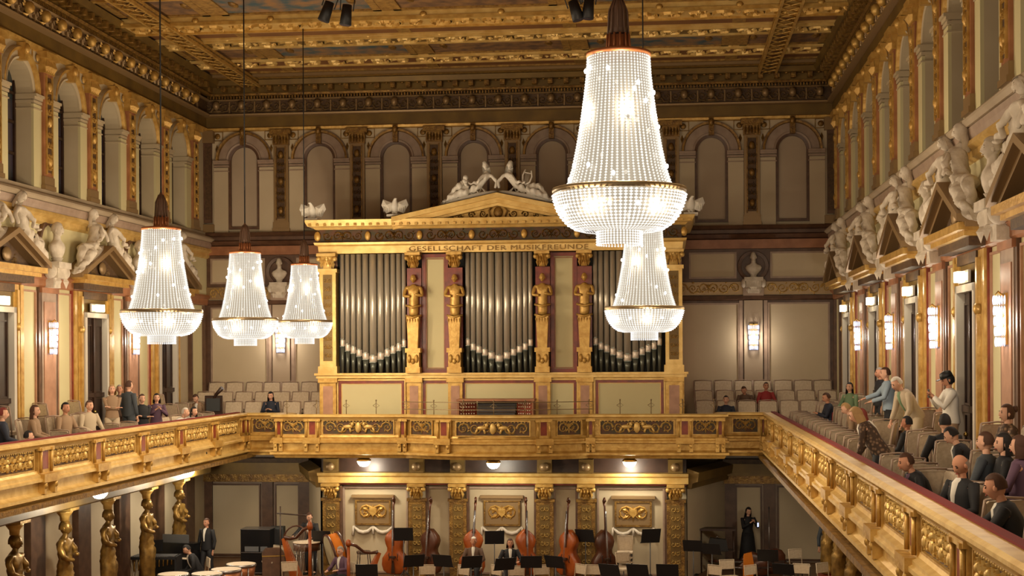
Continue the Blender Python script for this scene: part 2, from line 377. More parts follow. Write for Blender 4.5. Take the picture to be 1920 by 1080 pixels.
# cornices running round the room
def band(prof, mats): return trim(MB().mould(prof, ROOM), mats)
band([(0, ZT-.02), (.14, ZT), (.16, ZT+.07), (.1, ZT+.1), (0, ZT+.1)], 'gold')
band([(0, ZT+.1), (.1, ZT+.1), (.1, 15.4), (0, 15.4)], 'olive')
band([(0, 15.38), (.12, 15.38), (.24, 15.41), (.26, 15.46), (.16, 15.48), (0, 15.48)], 'bronze')
band([(0, 15.48), (.14, 15.48), (.16, 15.86), (0, 15.86)], 'darkorn')
band([(0, 15.86), (.22, 15.86), (.26, 15.9), (0, 15.9)], 'bronze')
band([(0, 16.0), (.3, 16.0), (.34, 16.06), (0, 16.06)], 'golddark')
band([(0, 16.06), (.3, 16.06), (.3, 16.26), (.62, 16.26), (.7, 16.4), (0, 16.4)], 'olive')
def friezeunit(bw, heads, seed, gold):
    random.seed(seed); f = MB(); st = bw/heads
    for i in range(heads):
        x = -bw/2+st*(i+.5); f.m(0)
        f.ball((x, .26, 15.72), (.115, .13, .14), 8, 6); f.leaf(x, 15.62, -PI/2, .1, .16, .1, .16)
        for a in range(5): f.leaf(x, 15.74, PI*(a+.5)/5, .19, .035, .06, .17)
        f.m(1); f.scroll(x+st*.5-.13, 15.67, .15, 1, 1, .032, .07, .16, n=9); f.scroll(x+st*.5+.13, 15.67, .15, -1, 1, .032, .07, .16, n=9)
        f.leaf(x-.25, 15.53, 0, .5, .04, .06, .15); f.box(x-st*.5-.02, x-st*.5+.02, .15, .2, 15.5, 15.84)
    f.m(2); n = int(bw/.09)
    for i in range(n): x = -bw/2+bw*(i+.5)/n; f.box(x-.025, x+.025, .14, .28, 15.91, 15.99)
    n = int(bw/.4)
    for i in range(n): x = -bw/2+bw*(i+.5)/n; f.box(x-.07, x+.07, .3, .58, 16.1, 16.25); f.ball((x, .5, 16.12), (.06, .1, .04), 6, 4); f.ball((x+.2, .45, 16.25), (.06, .06, .03), 6, 4)
    return f
f = friezeunit(BBAY, 3, 4, 0); f0 = None
for xc in BACK_X:
    if f0 is None: f0 = trim(f, ['bronze', 'bronze', 'golddark'], (xc, YB, 0), BRZ)
    else: trimcopy(f0, (xc, YB, 0), BRZ)
f = friezeunit(BAY, 3, 6, 1); f0 = None
for yc in SIDE_Y:
    for sx, rz in ((-1, LRZ), (1, RRZ)):
        if f0 is None: f0 = trim(f, ['gold', 'bronze', 'golddark'], (sx*HW, yc, 0), rz)
        else: trimcopy(f0, (sx*HW, yc, 0), rz)
# sill cornices
for sx in (-1, 1):
    pts = [(HW, Y0), (HW, YB)] if sx > 0 else [(-HW, YB), (-HW, Y0)]
    trim(MB().mould([(0, ZS), (.1, ZS), (.12, 11.72), (.3, 11.7), (.36, 11.64), (.36, 11.6), (.3, 11.54), (0, 11.54)], pts), 'torus')
    trim(MB().mould([(0, 11.54), (.26, 11.53), (.24, 11.44), (.2, 11.34), (0, 11.34)], pts), 'mauve')
    trim(MB().mould([(0, 11.34), (.24, 11.34), (.26, 11.26), (.16, 11.2), (.16, 11.1), (.1, 11.05), (0, 11.05)], pts), 'goldlight')
    trim(MB().mould([(0, 11.05), (.07, 11.05), (.07, 9.93), (0, 9.93)], pts), 'cream')
    trim(MB().mould([(0, 9.93), (.16, 9.93), (.2, 9.86), (.12, 9.8), (.12, 9.66), (.08, 9.62), (0, 9.62)], pts), 'orange')
BK = [(HW, YB), (-HW, YB)]
trim(MB().mould([(0, ZS), (.28, ZS-.02), (.32, 11.74), (.2, 11.7), (.2, 11.6), (.3, 11.56), (.1, 11.44), (0, 11.44)], BK), 'brown')
trim(MB().mould([(0, 11.44), (.13, 11.42), (.13, 11.15), (0, 11.15)], BK), 'orange')
b = MB()
b.m(0); b.mould([(0, 11.15), (.06, 11.14), (.06, 10.18), (0, 10.18)], BK); b.mould([(0, 9.78), (.12, 9.76), (.14, 9.66), (.06, 9.62), (.06, 7.0), (0, 7.0)], BK)
b.m(1); b.mould([(0, 10.18), (.1, 10.17), (.1, 9.79), (0, 9.79)], BK)
trim(b, ['brown', 'bronze'])
b = MB()
for s in (-1, 1):
    for x0, x1 in ((5.3, 6.6), (7.68, 9.3)):
        x0, x1 = sorted((s*x0, s*x1))
        b.m(0); b.box(x0, x1, YB-.075, YB-.06, 10.32, 11.0); b.m(1)
        t = MB(); frame_rect(t, x0, x1, 10.32, 11.0, .05, YB-.11, YB-.06); b.add(t.v, t.f)
    for x0, x1 in ((4.9, 6.68), (7.6, 9.3)):
        x0, x1 = sorted((s*x0, s*x1))
        b.m(0); b.box(x0, x1, YB-.075, YB-.06, 6.2, 9.5); b.m(1)
        t = MB(); frame_rect(t, x0, x1, 6.2, 9.5, .05, YB-.11, YB-.06); b.add(t.v, t.f)
    b.m(2); b.box(s*7.13-.27, s*7.13+.27, YB-.13, YB-.06, 6.2, 9.62); b.m(1)
    for q in (-.36, .36): b.box(s*7.13+q-.05, s*7.13+q+.05, YB-.12, YB-.06, 6.2, 9.62)
trim(b, ['cream_dim', 'mauve', 'panelbrown'])
random.seed(11); b = MB()
for s in (-1, 1):
    for x0, x1 in ((4.9, 6.75), (7.5, 9.4)): b.m(0); b.relief((x1-x0), .34, s*-(x0+x1)/2, 9.98, .1, .05)
    b.m(1); b.box(-s*7.13-.3, -s*7.13+.3, .1, .22, 9.76, 10.2)
trim(b, ['goldorn', 'mauve'], (0, YB, 0), BRZ)
# side walls at gallery level: panels and pilasters, axes every 2.6 m (door axis, lamp axis)
DOOR_Y = [39.6-5.2*k for k in range(6)]; LAMP_Y = [37.0-5.2*k for k in range(6)]
u = MB()   # unit centred on a lamp axis, 5.2 wide less the door
u.m(0); u.box(-1.6, 1.6, 0, .03, 5.2, 9.62)
for s in (-1, 1):
    u.m(1); frame_rect(u, *sorted((s*.62, s*1.3)), 5.6, 9.5, .04, .03, .07)
    u.m(2); u.box(s*.45-.06, s*.45+.06, .03, .09, 5.2, 9.62)
    u.m(5); u.box(s*1.46-.08, s*1.46+.08, .03, .14, 5.2, 9.62)
    u.m(6); u.box(s*1.36-.03, s*1.36+.03, .03, .1, 5.2, 9.62)
u.m(3); u.box(-.38, .38, .03, .11, 5.2, 9.5); u.m(1); u.box(-.3, .3, .11, .13, 5.3, 9.3)
u.m(4); u.box(-.46, .46, .03, .15, 9.5, 9.62)
u0 = None
for y in LAMP_Y:
    for sx, rz in ((-1, LRZ), (1, RRZ)):
        if u0 is None: u0 = trim(u, ['cream', 'pinkmarble', 'brown', 'mauve', 'orange', 'gold', 'redmarble'], (sx*HW, y, 0), rz)
        else: trimcopy(u0, (sx*HW, y, 0), rz)
for sx, x in ((-1, -HW), (1, HW)):
    t = MB(); t.box(-.55, .55, 0, .04, 5.2, 9.6); t.m(1); t.box(-.65, -.55, 0, .12, 5.2, 9.6); t.box(.55, .65, 0, .12, 5.2, 9.6)
    trim(t, ['cream', 'brown'], (x, 42.4, 0), LRZ if sx < 0 else RRZ)
# doors
d = MB(); d.m(0); d.box(-.62, .62, -.02, .06, 5.2, 9.0)
d.m(1)
for s in (-1, 1):
    for z0, z1 in ((5.6, 7.0), (7.2, 8.8)): t = MB(); frame_rect(t, *sorted((s*.12, s*.5)), z0, z1, .035, .06, .09); d.add(t.v, t.f)
d.box(-.04, .04, .06, .12, 5.2, 9.0); d.box(-.62, .62, .06, .12, 7.05, 7.16)
fr = MB(); fr.box(-.74, -.62, 0, .2, 5.2, 9.12); fr.box(.62, .74, 0, .2, 5.2, 9.12); fr.box(-.74, .74, 0, .2, 9.0, 9.12)
gf = MB(); gf.box(-1.0, -.74, 0, .13, 5.2, 9.62); gf.box(.74, 1.0, 0, .13, 5.2, 9.62)
for s in (-1, 1): gf.box(s*.87-.05, s*.87+.05, .13, .19, 5.2, 9.5); gf.ball((s*.87, .16, 8.7), (.1, .08, .1), 8, 5)
tr_ = MB(); tr_.box(-.74, .74, 0, .1, 9.12, 9.62); tr_.m(1); tr_.box(-.74, .74, .1, .16, 9.45, 9.62)
dn = 0; d0 = None
for y in DOOR_Y:
    for sx, rz in ((-1, LRZ), (1, RRZ)):
        dn += 1
        if d0 is None:
            d0 = d.build('door_1', ['door', 'darkwood'], None, (sx*HW, y, 0), rz); tag(d0, kind='structure')
            dk = [fr.build('door_frame', 'doorwhite', d0), gf.build('door_surround', 'gold', d0), tr_.build('door_lintel', ['olive', 'darkorn'], d0),
                  MB().ball((.1, .16, 6.7), .04, 8, 6).build('door_handle', 'brass', d0)]
        else:
            q = d0.copy(); q.name = 'door_%d' % dn; q.location = (sx*HW, y, 0); q.rotation_euler[2] = rz; COL.objects.link(q)
            for z in dk: z2 = z.copy(); z2.parent = q; COL.objects.link(z2)
# ceiling: coffers with beams, painted fields, lattice ribs
cl = MB(); cl.box(-HW, HW, Y0, YB, 16.62, 16.8); struct(cl, 'ceiling', 'ceil')
def beam(y0, y1, z, mats, orn=0, seed=1, x0=-8.9, x1=8.9):
    random.seed(seed); t = MB(); t.m(0); t.box(x0, x1, y0, y1, z, 16.62)
    t.m(1); t.box(x0, x1, y0-.03, y0+.05, z-.05, z+.03); t.box(x0, x1, y1-.05, y1+.03, z-.05, z+.03)
    if orn:
        n = int((x1-x0)/(.62)); st = (x1-x0)/n
        for i in range(n):
            k = MB(); k.scroll(0, 0, min(st*.46, (y1-y0)*.42), 1 if i%2 else -1, 1 if i%2 else -1, .035, .07)
            k.xf(lambda x, y, zz: (x0+st*(i+.5)+x, (y0+y1)/2+zz, z-y)); t.add(k.v, k.f)
        for i in range(0, n, 3): t.ball((x0+st*i, y0-.02, z+.06), (.09, .05, .07), 6, 4)
    return trim(t, mats)
beam(42.1, 43.0, 16.42, ['ceilgold', 'bronze'], 0, 1); beam(41.0, 42.0, 16.5, ['ceil', 'ceilgold'], 0, 2)
beam(40.1, 41.0, 16.44, ['ceil', 'goldlight'], 1, 3)
for i, (y0, y1) in enumerate(((38.3, 40.1), (33.0, 34.9))):
    for k, (x0, x1) in enumerate(((-8.9, -6.6), (-6.3, -2.3), (-2.0, 2.0), (2.3, 6.3), (6.6, 8.9))):
        t = MB(); t.m(0 if k%2 else 1); t.box(x0+.2, x1-.2, y0+.15, y1-.1, 16.5, 16.63)
        t.m(2); z = 16.46
        for a in ((x0, x0+.2, y0, y1), (x1-.2, x1, y0, y1), (x0, x1, y0, y0+.15), (x0, x1, y1-.12, y1)): t.box(*a, z, 16.62)
        t.m(3)
        for a in (-1, 1): t.ball(((x0+x1)/2+a*(x1-x0)*.36, (y0+y1)/2, 16.5), (.12, .3, .05), 6, 4)
        trim(t, ['paint_a', 'paint_b', 'ceilgold', 'golddark'])
beam(37.5, 38.3, 16.42, ['olive', 'goldlight'], 1, 5); beam(36.0, 37.4, 16.48, ['ceil', 'goldlight'], 0, 6)
beam(34.9, 35.9, 16.3, ['goldlight', 'gold'], 1, 7); beam(31.0, 33.0, 16.45, ['ceil', 'gold'], 1, 8)
for y in (26, 19, 12): beam(y, y+1.6, 16.4, ['ceil', 'gold'], 0, 9)
for x in (-2.15, 2.15, -6.45, 6.45): trim(MB().box(x-.17, x+.17, 33, 42.2, 16.47, 16.62), 'ceilgold')
t = MB()
for q in (-.24, .24): t.box(q-.03, q+.03, 0, 30, 16.2, 16.28); t.box(q-.03, q+.03, 0, 30, 16.34, 16.4)
for i in range(60):
    y = i*.5
    for a, b_ in ((-.24, .24), (.24, -.24)): t.tube([(a, y, 16.24), (b_, y+.5, 16.24)], .018, 4)
    for q in (-.24, .24): t.tube([(q, y, 16.24), (q, y+.25, 16.37), (q, y+.5, 16.24)], .014, 4)
r0 = trim(t, 'gold', (-7.9, 12.9, 0)); trimcopy(r0, (7.55, 12.9, 0), 0)
# ================================================================== SKINNED FIGURES
def skin(nodes, edges, lvl=1, root=0):   # nodes: list of (x,y,z,r[,r2]); one continuous surface
    me = bpy.data.meshes.new('figure'); me.from_pydata([n[:3] for n in nodes], edges, [])
    o = bpy.data.objects.new('figure', me); COL.objects.link(o)
    md = o.modifiers.new('s', 'SKIN'); md.use_smooth_shade = True; md.branch_smoothing = .3
    if not me.skin_vertices: me.attributes
    for i, n in enumerate(nodes):
        sv = me.skin_vertices[0].data[i]; sv.radius = (n[3], n[4] if len(n) > 4 else n[3]); sv.use_root = (i == root)
    if lvl: sb = o.modifiers.new('b', 'SUBSURF'); sb.levels = lvl; sb.render_levels = lvl
    dg = bpy.context.evaluated_depsgraph_get(); ev = o.evaluated_get(dg)
    r = bpy.data.meshes.new_from_object(ev, depsgraph=dg); bpy.data.objects.remove(o)
    vs = [tuple(v.co) for v in r.vertices]; fs = [tuple(p.vertices) for p in r.polygons]
    bpy.data.meshes.remove(r); return vs, fs
def head_into(mb, c, yaw=0, pitch=0, roll=0, s=1.0, mats=(0, 1, 2)):   # face towards local +y
    rot = Matrix.Rotation(yaw, 3, 'Z') @ Matrix.Rotation(-pitch, 3, 'X') @ Matrix.Rotation(roll, 3, 'Y')
    c = Vector(c); vs = []; n, k = 16, 12
    for i in range(k+1):
        p = PI*i/k
        for j in range(n):
            t = 2*PI*j/n; x, y, z = math.sin(p)*math.cos(t), math.sin(p)*math.sin(t), math.cos(p)
            if z < 0: f = 1+.30*z; x *= f; y = y*(1+.12*z)+.05*(-z)
            X, Y, Z = x*.076, y*.096, z*.118
            if y > .75 and abs(x) < .25 and -.35 < z < .1: Y += .016*(1-abs(x)*4)
            if y > .6 and .05 < z < .3 and .15 < abs(x) < .6: Y -= .007
            vs.append(Vector((X, Y, Z)))
    fs = [(i*n+j, (i+1)*n+j, (i+1)*n+(j+1)%n, i*n+(j+1)%n) for i in range(k) for j in range(n)]
    T = lambda v: tuple(c+rot@(v*s))
    mb.m(mats[0]); mb.add([T(v) for v in vs], fs, True)
    def bl(p, r): t = MB().ball((0,0,0), r, 8, 5); mb.add([T(Vector(q)+Vector(p)) for q in t.v], t.f, True)
    t = [(0, .094, .012), (-.014, .096, -.03), (.014, .096, -.03), (0, .118, -.026), (0, .096, -.036)]
    mb.add([T(Vector(q)) for q in t], [(0,1,3),(0,3,2),(1,4,3),(4,2,3)], True)
    for sx in (-1, 1): bl((sx*.076, -.002, -.01), (.012, .022, .032))
    mb.m(mats[1])
    for sx in (-1, 1): bl((sx*.03, .082, .012), (.013, .01, .007)); bl((sx*.031, .086, .034), (.019, .008, .005))
    mb.m(mats[2]); bl((0, .092, -.058), (.024, .009, .008))
    return T
def hair_mesh(style, T):
    h = MB(); n, k = 20, 14; keep = []
    def cond(x, y, z):
        if style == 'bald': return -.45 < z < .25 and y < .15
        if style == 'short': return (z > .45 or y < .25) and z > -.42 + .3*max(0, y) and not (y > .45 and z < .62)
        return (z > .4 or y < .4) and z > -.75 and not (y > .35 and z < .55)
    vs = []
    for i in range(k+1):
        p = PI*i/k
        for j in range(n):
            t = 2*PI*j/n; x, y, z = math.sin(p)*math.cos(t), math.sin(p)*math.sin(t), math.cos(p)
            g = 1.1 if style != 'bald' else 1.03; wob = 1+.03*math.sin(7*t+3*i)
            keep.append(cond(x, y, z)); vs.append(T(Vector((x*.078*g*wob, y*.098*g*wob-.006, z*.119*g+.004))))
    h.add(vs, [f for f in ((i*n+j, (i+1)*n+j, (i+1)*n+(j+1)%n, i*n+(j+1)%n) for i in range(k) for j in range(n)) if all(keep[q] for q in f)], True)
    if style in ('long', 'bob'):
        l = .3 if style == 'long' else .16; rows = 7; m_ = 13; vs = []
        for i in range(rows):
            f = i/(rows-1)
            for j in range(m_):
                a = PI*(1.0+(j/(m_-1)))*1.0; a = PI+PI*(j/(m_-1)); a += (.35 if False else 0)
                r = 1.12+.22*math.sin(f*2.2); vs.append(T(Vector((.08*r*math.cos(a)*(1+.05*math.sin(5*j)), .1*r*math.sin(a)*.95+.012, .02-f*l))))
        h.add(vs, [(i*m_+j, (i+1)*m_+j, (i+1)*m_+j+1, i*m_+j+1) for i in range(rows-1) for j in range(m_-1)], True)
    if style == 'bun': t = MB().ball((0, 0, 0), (.05, .045, .05), 10, 6); h.add([T(Vector(q)+Vector((0, -.12, .06))) for q in t.v], t.f, True)
    if style == 'cap':
        t = MB().lathe([(.088, 0), (.09, .04), (.075, .09), (.02, .11)], (0, 0, .04), 14); h.add([T(Vector((x, y*1.18, z))) for x, y, z in t.v], t.f, True)
        t = MB().box(-.06, .06, .06, .17, .045, .055); h.add([T(Vector(q)) for q in t.v], t.f)
    return h
# ---- pose: returns joints in local space, figure facing +y, origin at floor (stand) or floor under the seat (sit)
def joints(sit=False, lean=0.0, twist=0.0, hl=None, hr=None, kneeup=0, step=0, hip=.46, lie=False):
    J = {}
    if sit:
        J['pel'] = Vector((0, 0, hip+.07))
        for s, k in ((-1, 'l'), (1, 'r')):
            J['hip'+k] = Vector((s*.09, .03, hip+.05)); J['kn'+k] = Vector((s*.13, .43, hip+.06)); J['an'+k] = Vector((s*.13, .43+.05*s*step, .09)); J['to'+k] = J['an'+k]+Vector((s*.02, .15, -.045))
    else:
        J['pel'] = Vector((0, 0, .93))
        for s, k in ((-1, 'l'), (1, 'r')):
            J['hip'+k] = Vector((s*.09, 0, .88)); J['kn'+k] = Vector((s*.1, .03+step*s*.12, .49)); J['an'+k] = Vector((s*.11, -.01+step*s*.2, .09)); J['to'+k] = J['an'+k]+Vector((s*.03, .16, -.045))
    rot = Matrix.Rotation(-lean, 3, 'X') @ Matrix.Rotation(twist, 3, 'Z'); p = J['pel']
    up_ = lambda x, y, z: p+rot@Vector((x, y, z))
    J['wst'] = up_(0, 0, .16); J['che'] = up_(0, .0, .33); J['nek'] = up_(0, 0, .50); J['hed'] = up_(0, .02, .655)
    for s, k in ((-1, 'l'), (1, 'r')):
        J['sh'+k] = up_(s*.18, 0, .44)
        h = (hl if s < 0 else hr)
        if h is None: h = (s*.16, .30, .10) if sit else (s*.25, .06, -.12)
        H = up_(*h); S = J['sh'+k]; d = H-S; L = .55; l = min(d.length, L*.98); H = S+d.normalized()*l
        out = Vector((s*.6, -.35, -.6)); out -= out.dot(d.normalized())*d.normalized(); out.normalize()
        J['el'+k] = S+(H-S)*.52+out*math.sqrt(max(.001, (L/2)**2-(l/2)**2)); J['ha'+k] = H
    return J
def body_parts(J, top='shirt', legs='trousers', hair='short', yaw=0, pitch=0, roll=0, female=False, fingers=True):
    N = []; E = []
    def nd(p, r, r2=None, par=None): N.append((p[0], p[1], p[2], r, r2 or r)); i = len(N)-1; (E.append((par, i)) if par is not None else None); return i
    P = nd(J['pel'], .12, .09); W = nd(J['wst'], .11, .08, P); C = nd(J['che'], .13, .09, W); K = nd(J['nek'], .05, .05, C); nd(J['hed']+(J['nek']-J['hed'])*.3, .05, .05, K)
    for k, s in (('l', -1), ('r', 1)):
        S = nd(J['sh'+k], .055, .05, C); e = nd(J['el'+k], .038, .036, S); ha = J['ha'+k]; d = (ha-J['el'+k]).normalized()
        wr_ = nd(ha-d*.02, .025, .02, e); pa = nd(ha+d*.05, .034, .018, wr_)
        if fingers:
            side = d.cross(Vector((0, 0, 1))); side = side.normalized() if side.length > .1 else Vector((1, 0, 0)); dn = d.cross(side).normalized(); dn = dn if dn.z < 0 else -dn
            base = ha+d*.075
            for q in range(4):
                l = (.055, .065, .06, .045)[q]; o = side*((q-1.5)*.018)
                a = nd(base+o, .0085, .0085, pa); b = nd(base+o+d*l*.6, .008, .008, a); nd(base+o+d*l+dn*.018, .007, .007, b)
            a = nd(ha+d*.03-side*s*.035, .01, .01, pa); nd(ha+d*.07-side*s*.05+dn*.01, .008, .008, a)
        h = nd(J['hip'+k], .08, .08, P); kn = nd(J['kn'+k], .055, .055, h); an = nd(J['an'+k], .036, .036, kn); nd(J['to'+k], .035, .028, an)
    vs, fs = skin(N, E, 1)
    b = MB(); b.m(0); b.add(vs, fs, True); T = head_into(b, J['hed'], yaw, pitch, roll)
    out = {'body': b, 'hair': hair_mesh(hair, T)}
    # clothing
    t = MB(); g = 1.0 if not female else .9
    sl = (J['shr']-J['shl']).normalized(); fw = sl.cross(J['nek']-J['pel']).normalized()*-1
    def ring(c, a, bq, n=14): return [tuple(c+sl*a*math.cos(2*PI*i/n)+fw*bq*math.sin(2*PI*i/n)) for i in range(n)]
    lo = J['pel']+(J['pel']-J['wst'])*(.35 if top != 'coat' else .5); sh = J['nek']*.82+J['che']*.18
    secs = [(lo, .175, .14), (J['pel'], .18*g+.01, .14), (J['wst'], .155*g, .125), (J['che'], .185*g, .135), (sh, .165*g, .10), (J['nek'], .075, .07), (J['nek']+(J['nek']-J['che'])*.1, .06, .06)]
    n = 14; vs = []
    for c, a, bq in secs: vs += ring(c, a, bq, n)
    t.add(vs, [(i*n+j, i*n+(j+1)%n, (i+1)*n+(j+1)%n, (i+1)*n+j) for i in range(len(secs)-1) for j in range(n)], True)
    for k in 'lr':
        S, e, h = J['sh'+k], J['el'+k], J['ha'+k]; r0 = .068 if not female else .06
        i0 = S+(J['che']-S)*.25
        t.tube([i0, S, S+(e-S)*.5, e, e+(h-e)*.5, h-(h-e).normalized()*.03], [r0*.9, r0, r0*.85, .052, .046, .04], 9)
    out['top'] = t
    if top == 'coat':   # open jacket: a shirt front shows
        s2 = MB(); rw = [(J['wst'], .142, .012), (J['che'], .152, .035), (sh, .118, .05), (J['nek'], .088, .045), (J['nek']+(J['nek']-J['che'])*.12, .07, .03)]
        vs = []
        for c, o_, w_ in rw: vs += [tuple(c+fw*(o_-.03)-sl*w_), tuple(c+fw*o_-sl*w_*.6), tuple(c+fw*o_+sl*w_*.6), tuple(c+fw*(o_-.03)+sl*w_)]
        s2.add(vs, [(i*4+q, i*4+q+1, i*4+q+5, i*4+q+4) for i in range(4) for q in range(3)], True); out['shirt'] = s2
    l = MB()
    if legs == 'skirt':
        if J['knl'].y > .3: l.tube([J['pel'], (J['knl']+J['knr'])/2+Vector((0, .04, 0)), (J['anl']+J['anr'])/2+Vector((0, .02, .1))], [.19, .19, .2], 12, flat=(.7, 1))
        else: l.lathe([(.17, J['pel'].z+.05), (.2, .8), (.24, .45), (.27, .12)], (J['pel'].x, J['pel'].y, 0), 16, sy=.8)
    else:
        l.ball(J['pel']-Vector((0, 0, .03)), (.17, .135, .12), 12, 8)
        for k in 'lr': l.tube([J['hip'+k], J['hip'+k]+(J['kn'+k]-J['hip'+k])*.5, J['kn'+k], J['kn'+k]+(J['an'+k]-J['kn'+k])*.5, J['an'+k]], [.1, .092, .07, .065, .055], 10)
    out['lower'] = l
    f = MB()
    for k in 'lr':
        a, b2 = J['an'+k], J['to'+k]; f.tube([a-Vector((0, .03, .03)), a+Vector((0, .03, -.045)), b2, b2+(b2-a)*.2], [.045, .045, .042, .02], 8)
    out['shoe'] = f
    return out
TEMPL = {}
# ---- sculpted figures (stucco, gilt): robed body in one continuous surface
def statue_mb(kind, seed=0):
    random.seed(seed); b = MB()
    if kind == 'recline':   # lies along +x, head at -x end, propped on an arm, facing +y
        N = [(0, .05, .2, .2, .19), (-.26, .04, .38, .16, .14), (-.48, 0, .62, .18, .13), (-.56, .0, .84, .06, .06),
             (.35, .14, .26, .16, .16), (.75, .14, .2, .12, .12), (1.12, .1, .08, .06, .06), (.28, -.02, .4, .16, .15), (.58, .06, .52, .11, .11), (.85, .06, .18, .075, .075),
             (-.45, .2, .66, .07, .07), (-.2, .3, .46, .055, .055), (.1, .28, .5, .04, .04), (-.68, .05, .66, .07, .07), (-.85, .12, .36, .055, .055), (-.75, .2, .14, .045, .045)]
        E_ = [(0,1),(1,2),(2,3),(0,4),(4,5),(5,6),(0,7),(7,8),(8,9),(2,10),(10,11),(11,12),(2,13),(13,14),(14,15)]
        hd = (-.57, .03, 1.0)
    elif kind == 'bust':
        N = [(0, 0, 0, .2, .14), (0, 0, .18, .26, .17), (0, 0, .34, .2, .13), (0, .0, .5, .08, .08), (-.27, 0, .3, .12, .11), (.27, 0, .3, .12, .11), (0, .01, .62, .06, .06)]
        E_ = [(0,1),(1,2),(2,3),(1,4),(1,5),(3,6)]; hd = (0, .02, .66)
    else:   # standing caryatid with folded arms, draped to the feet
        N = [(0, 0, 1.0, .19, .16), (0, 0, 1.28, .15, .13), (0, 0, 1.5, .19, .14), (0, 0, 1.72, .06, .06), (.03, .03, .6, .2, .17), (.02, .02, .2, .17, .15), (0, .02, .02, .2, .18),
             (-.24, 0, 1.6, .075, .075), (-.3, .1, 1.3, .06, .06), (-.05, .22, 1.32, .045, .045), (.24, 0, 1.6, .075, .075), (.31, .08, 1.3, .06, .06), (.08, .22, 1.22, .045, .045), (0, .01, 1.84, .06, .06)]
        E_ = [(0,1),(1,2),(2,3),(0,4),(4,5),(5,6),(2,7),(7,8),(8,9),(2,10),(10,11),(11,12),(3,13)]; hd = (0, .02, 1.86)
    vs, fs = skin(N, E_, 2)
    ns = []
    for x, y, z in vs:   # drapery folds
        q = (.03*math.sin(30*x+14*z+6*y+seed)+.018*math.sin(20*z-12*x))*(1 if x > -.3 else .25) if kind == 'recline' else (.03*math.sin(9*math.atan2(y, x)+4*z) if (kind == 'stand' and z < 1.15) else .018*math.sin(26*z+14*x))
        l = math.hypot(y, .1); ns.append((x*(1+q*.6), y+q, z+(q*.6 if kind == 'recline' else 0)))
    if kind == 'bust':
        secs = [(0, .1, .09), (.06, .16, .12), (.16, .25, .15), (.27, .3, .16), (.35, .26, .14), (.40, .14, .11), (.45, .085, .085), (.6, .075, .075)]; n = 16
        ns = [(a*math.cos(2*PI*j/n)*(1+.03*math.sin(5*j)), c*math.sin(2*PI*j/n), z) for z, a, c in secs for j in range(n)]
        fs = [(i*n+j, i*n+(j+1)%n, (i+1)*n+(j+1)%n, (i+1)*n+j) for i in range(len(secs)-1) for j in range(n)]
    b.add(ns, fs, True); T = head_into(b, hd, 0, .2 if kind == 'recline' else 0, 0, 1.4 if kind == 'bust' else 1.25, (0, 0, 0))
    h = hair_mesh('long' if kind == 'recline' else 'short', T); b.add(h.v, h.f, True)
    if kind == 'recline':
        for i in range(7): b.ridge([(-.4+.22*i, .1), (-.28+.22*i, .3-.02*i), (-.12+.22*i, .08)], .05, .16)
        b.ball((.2, 0, .06), (1.0, .22, .1), 14, 6)
    return b
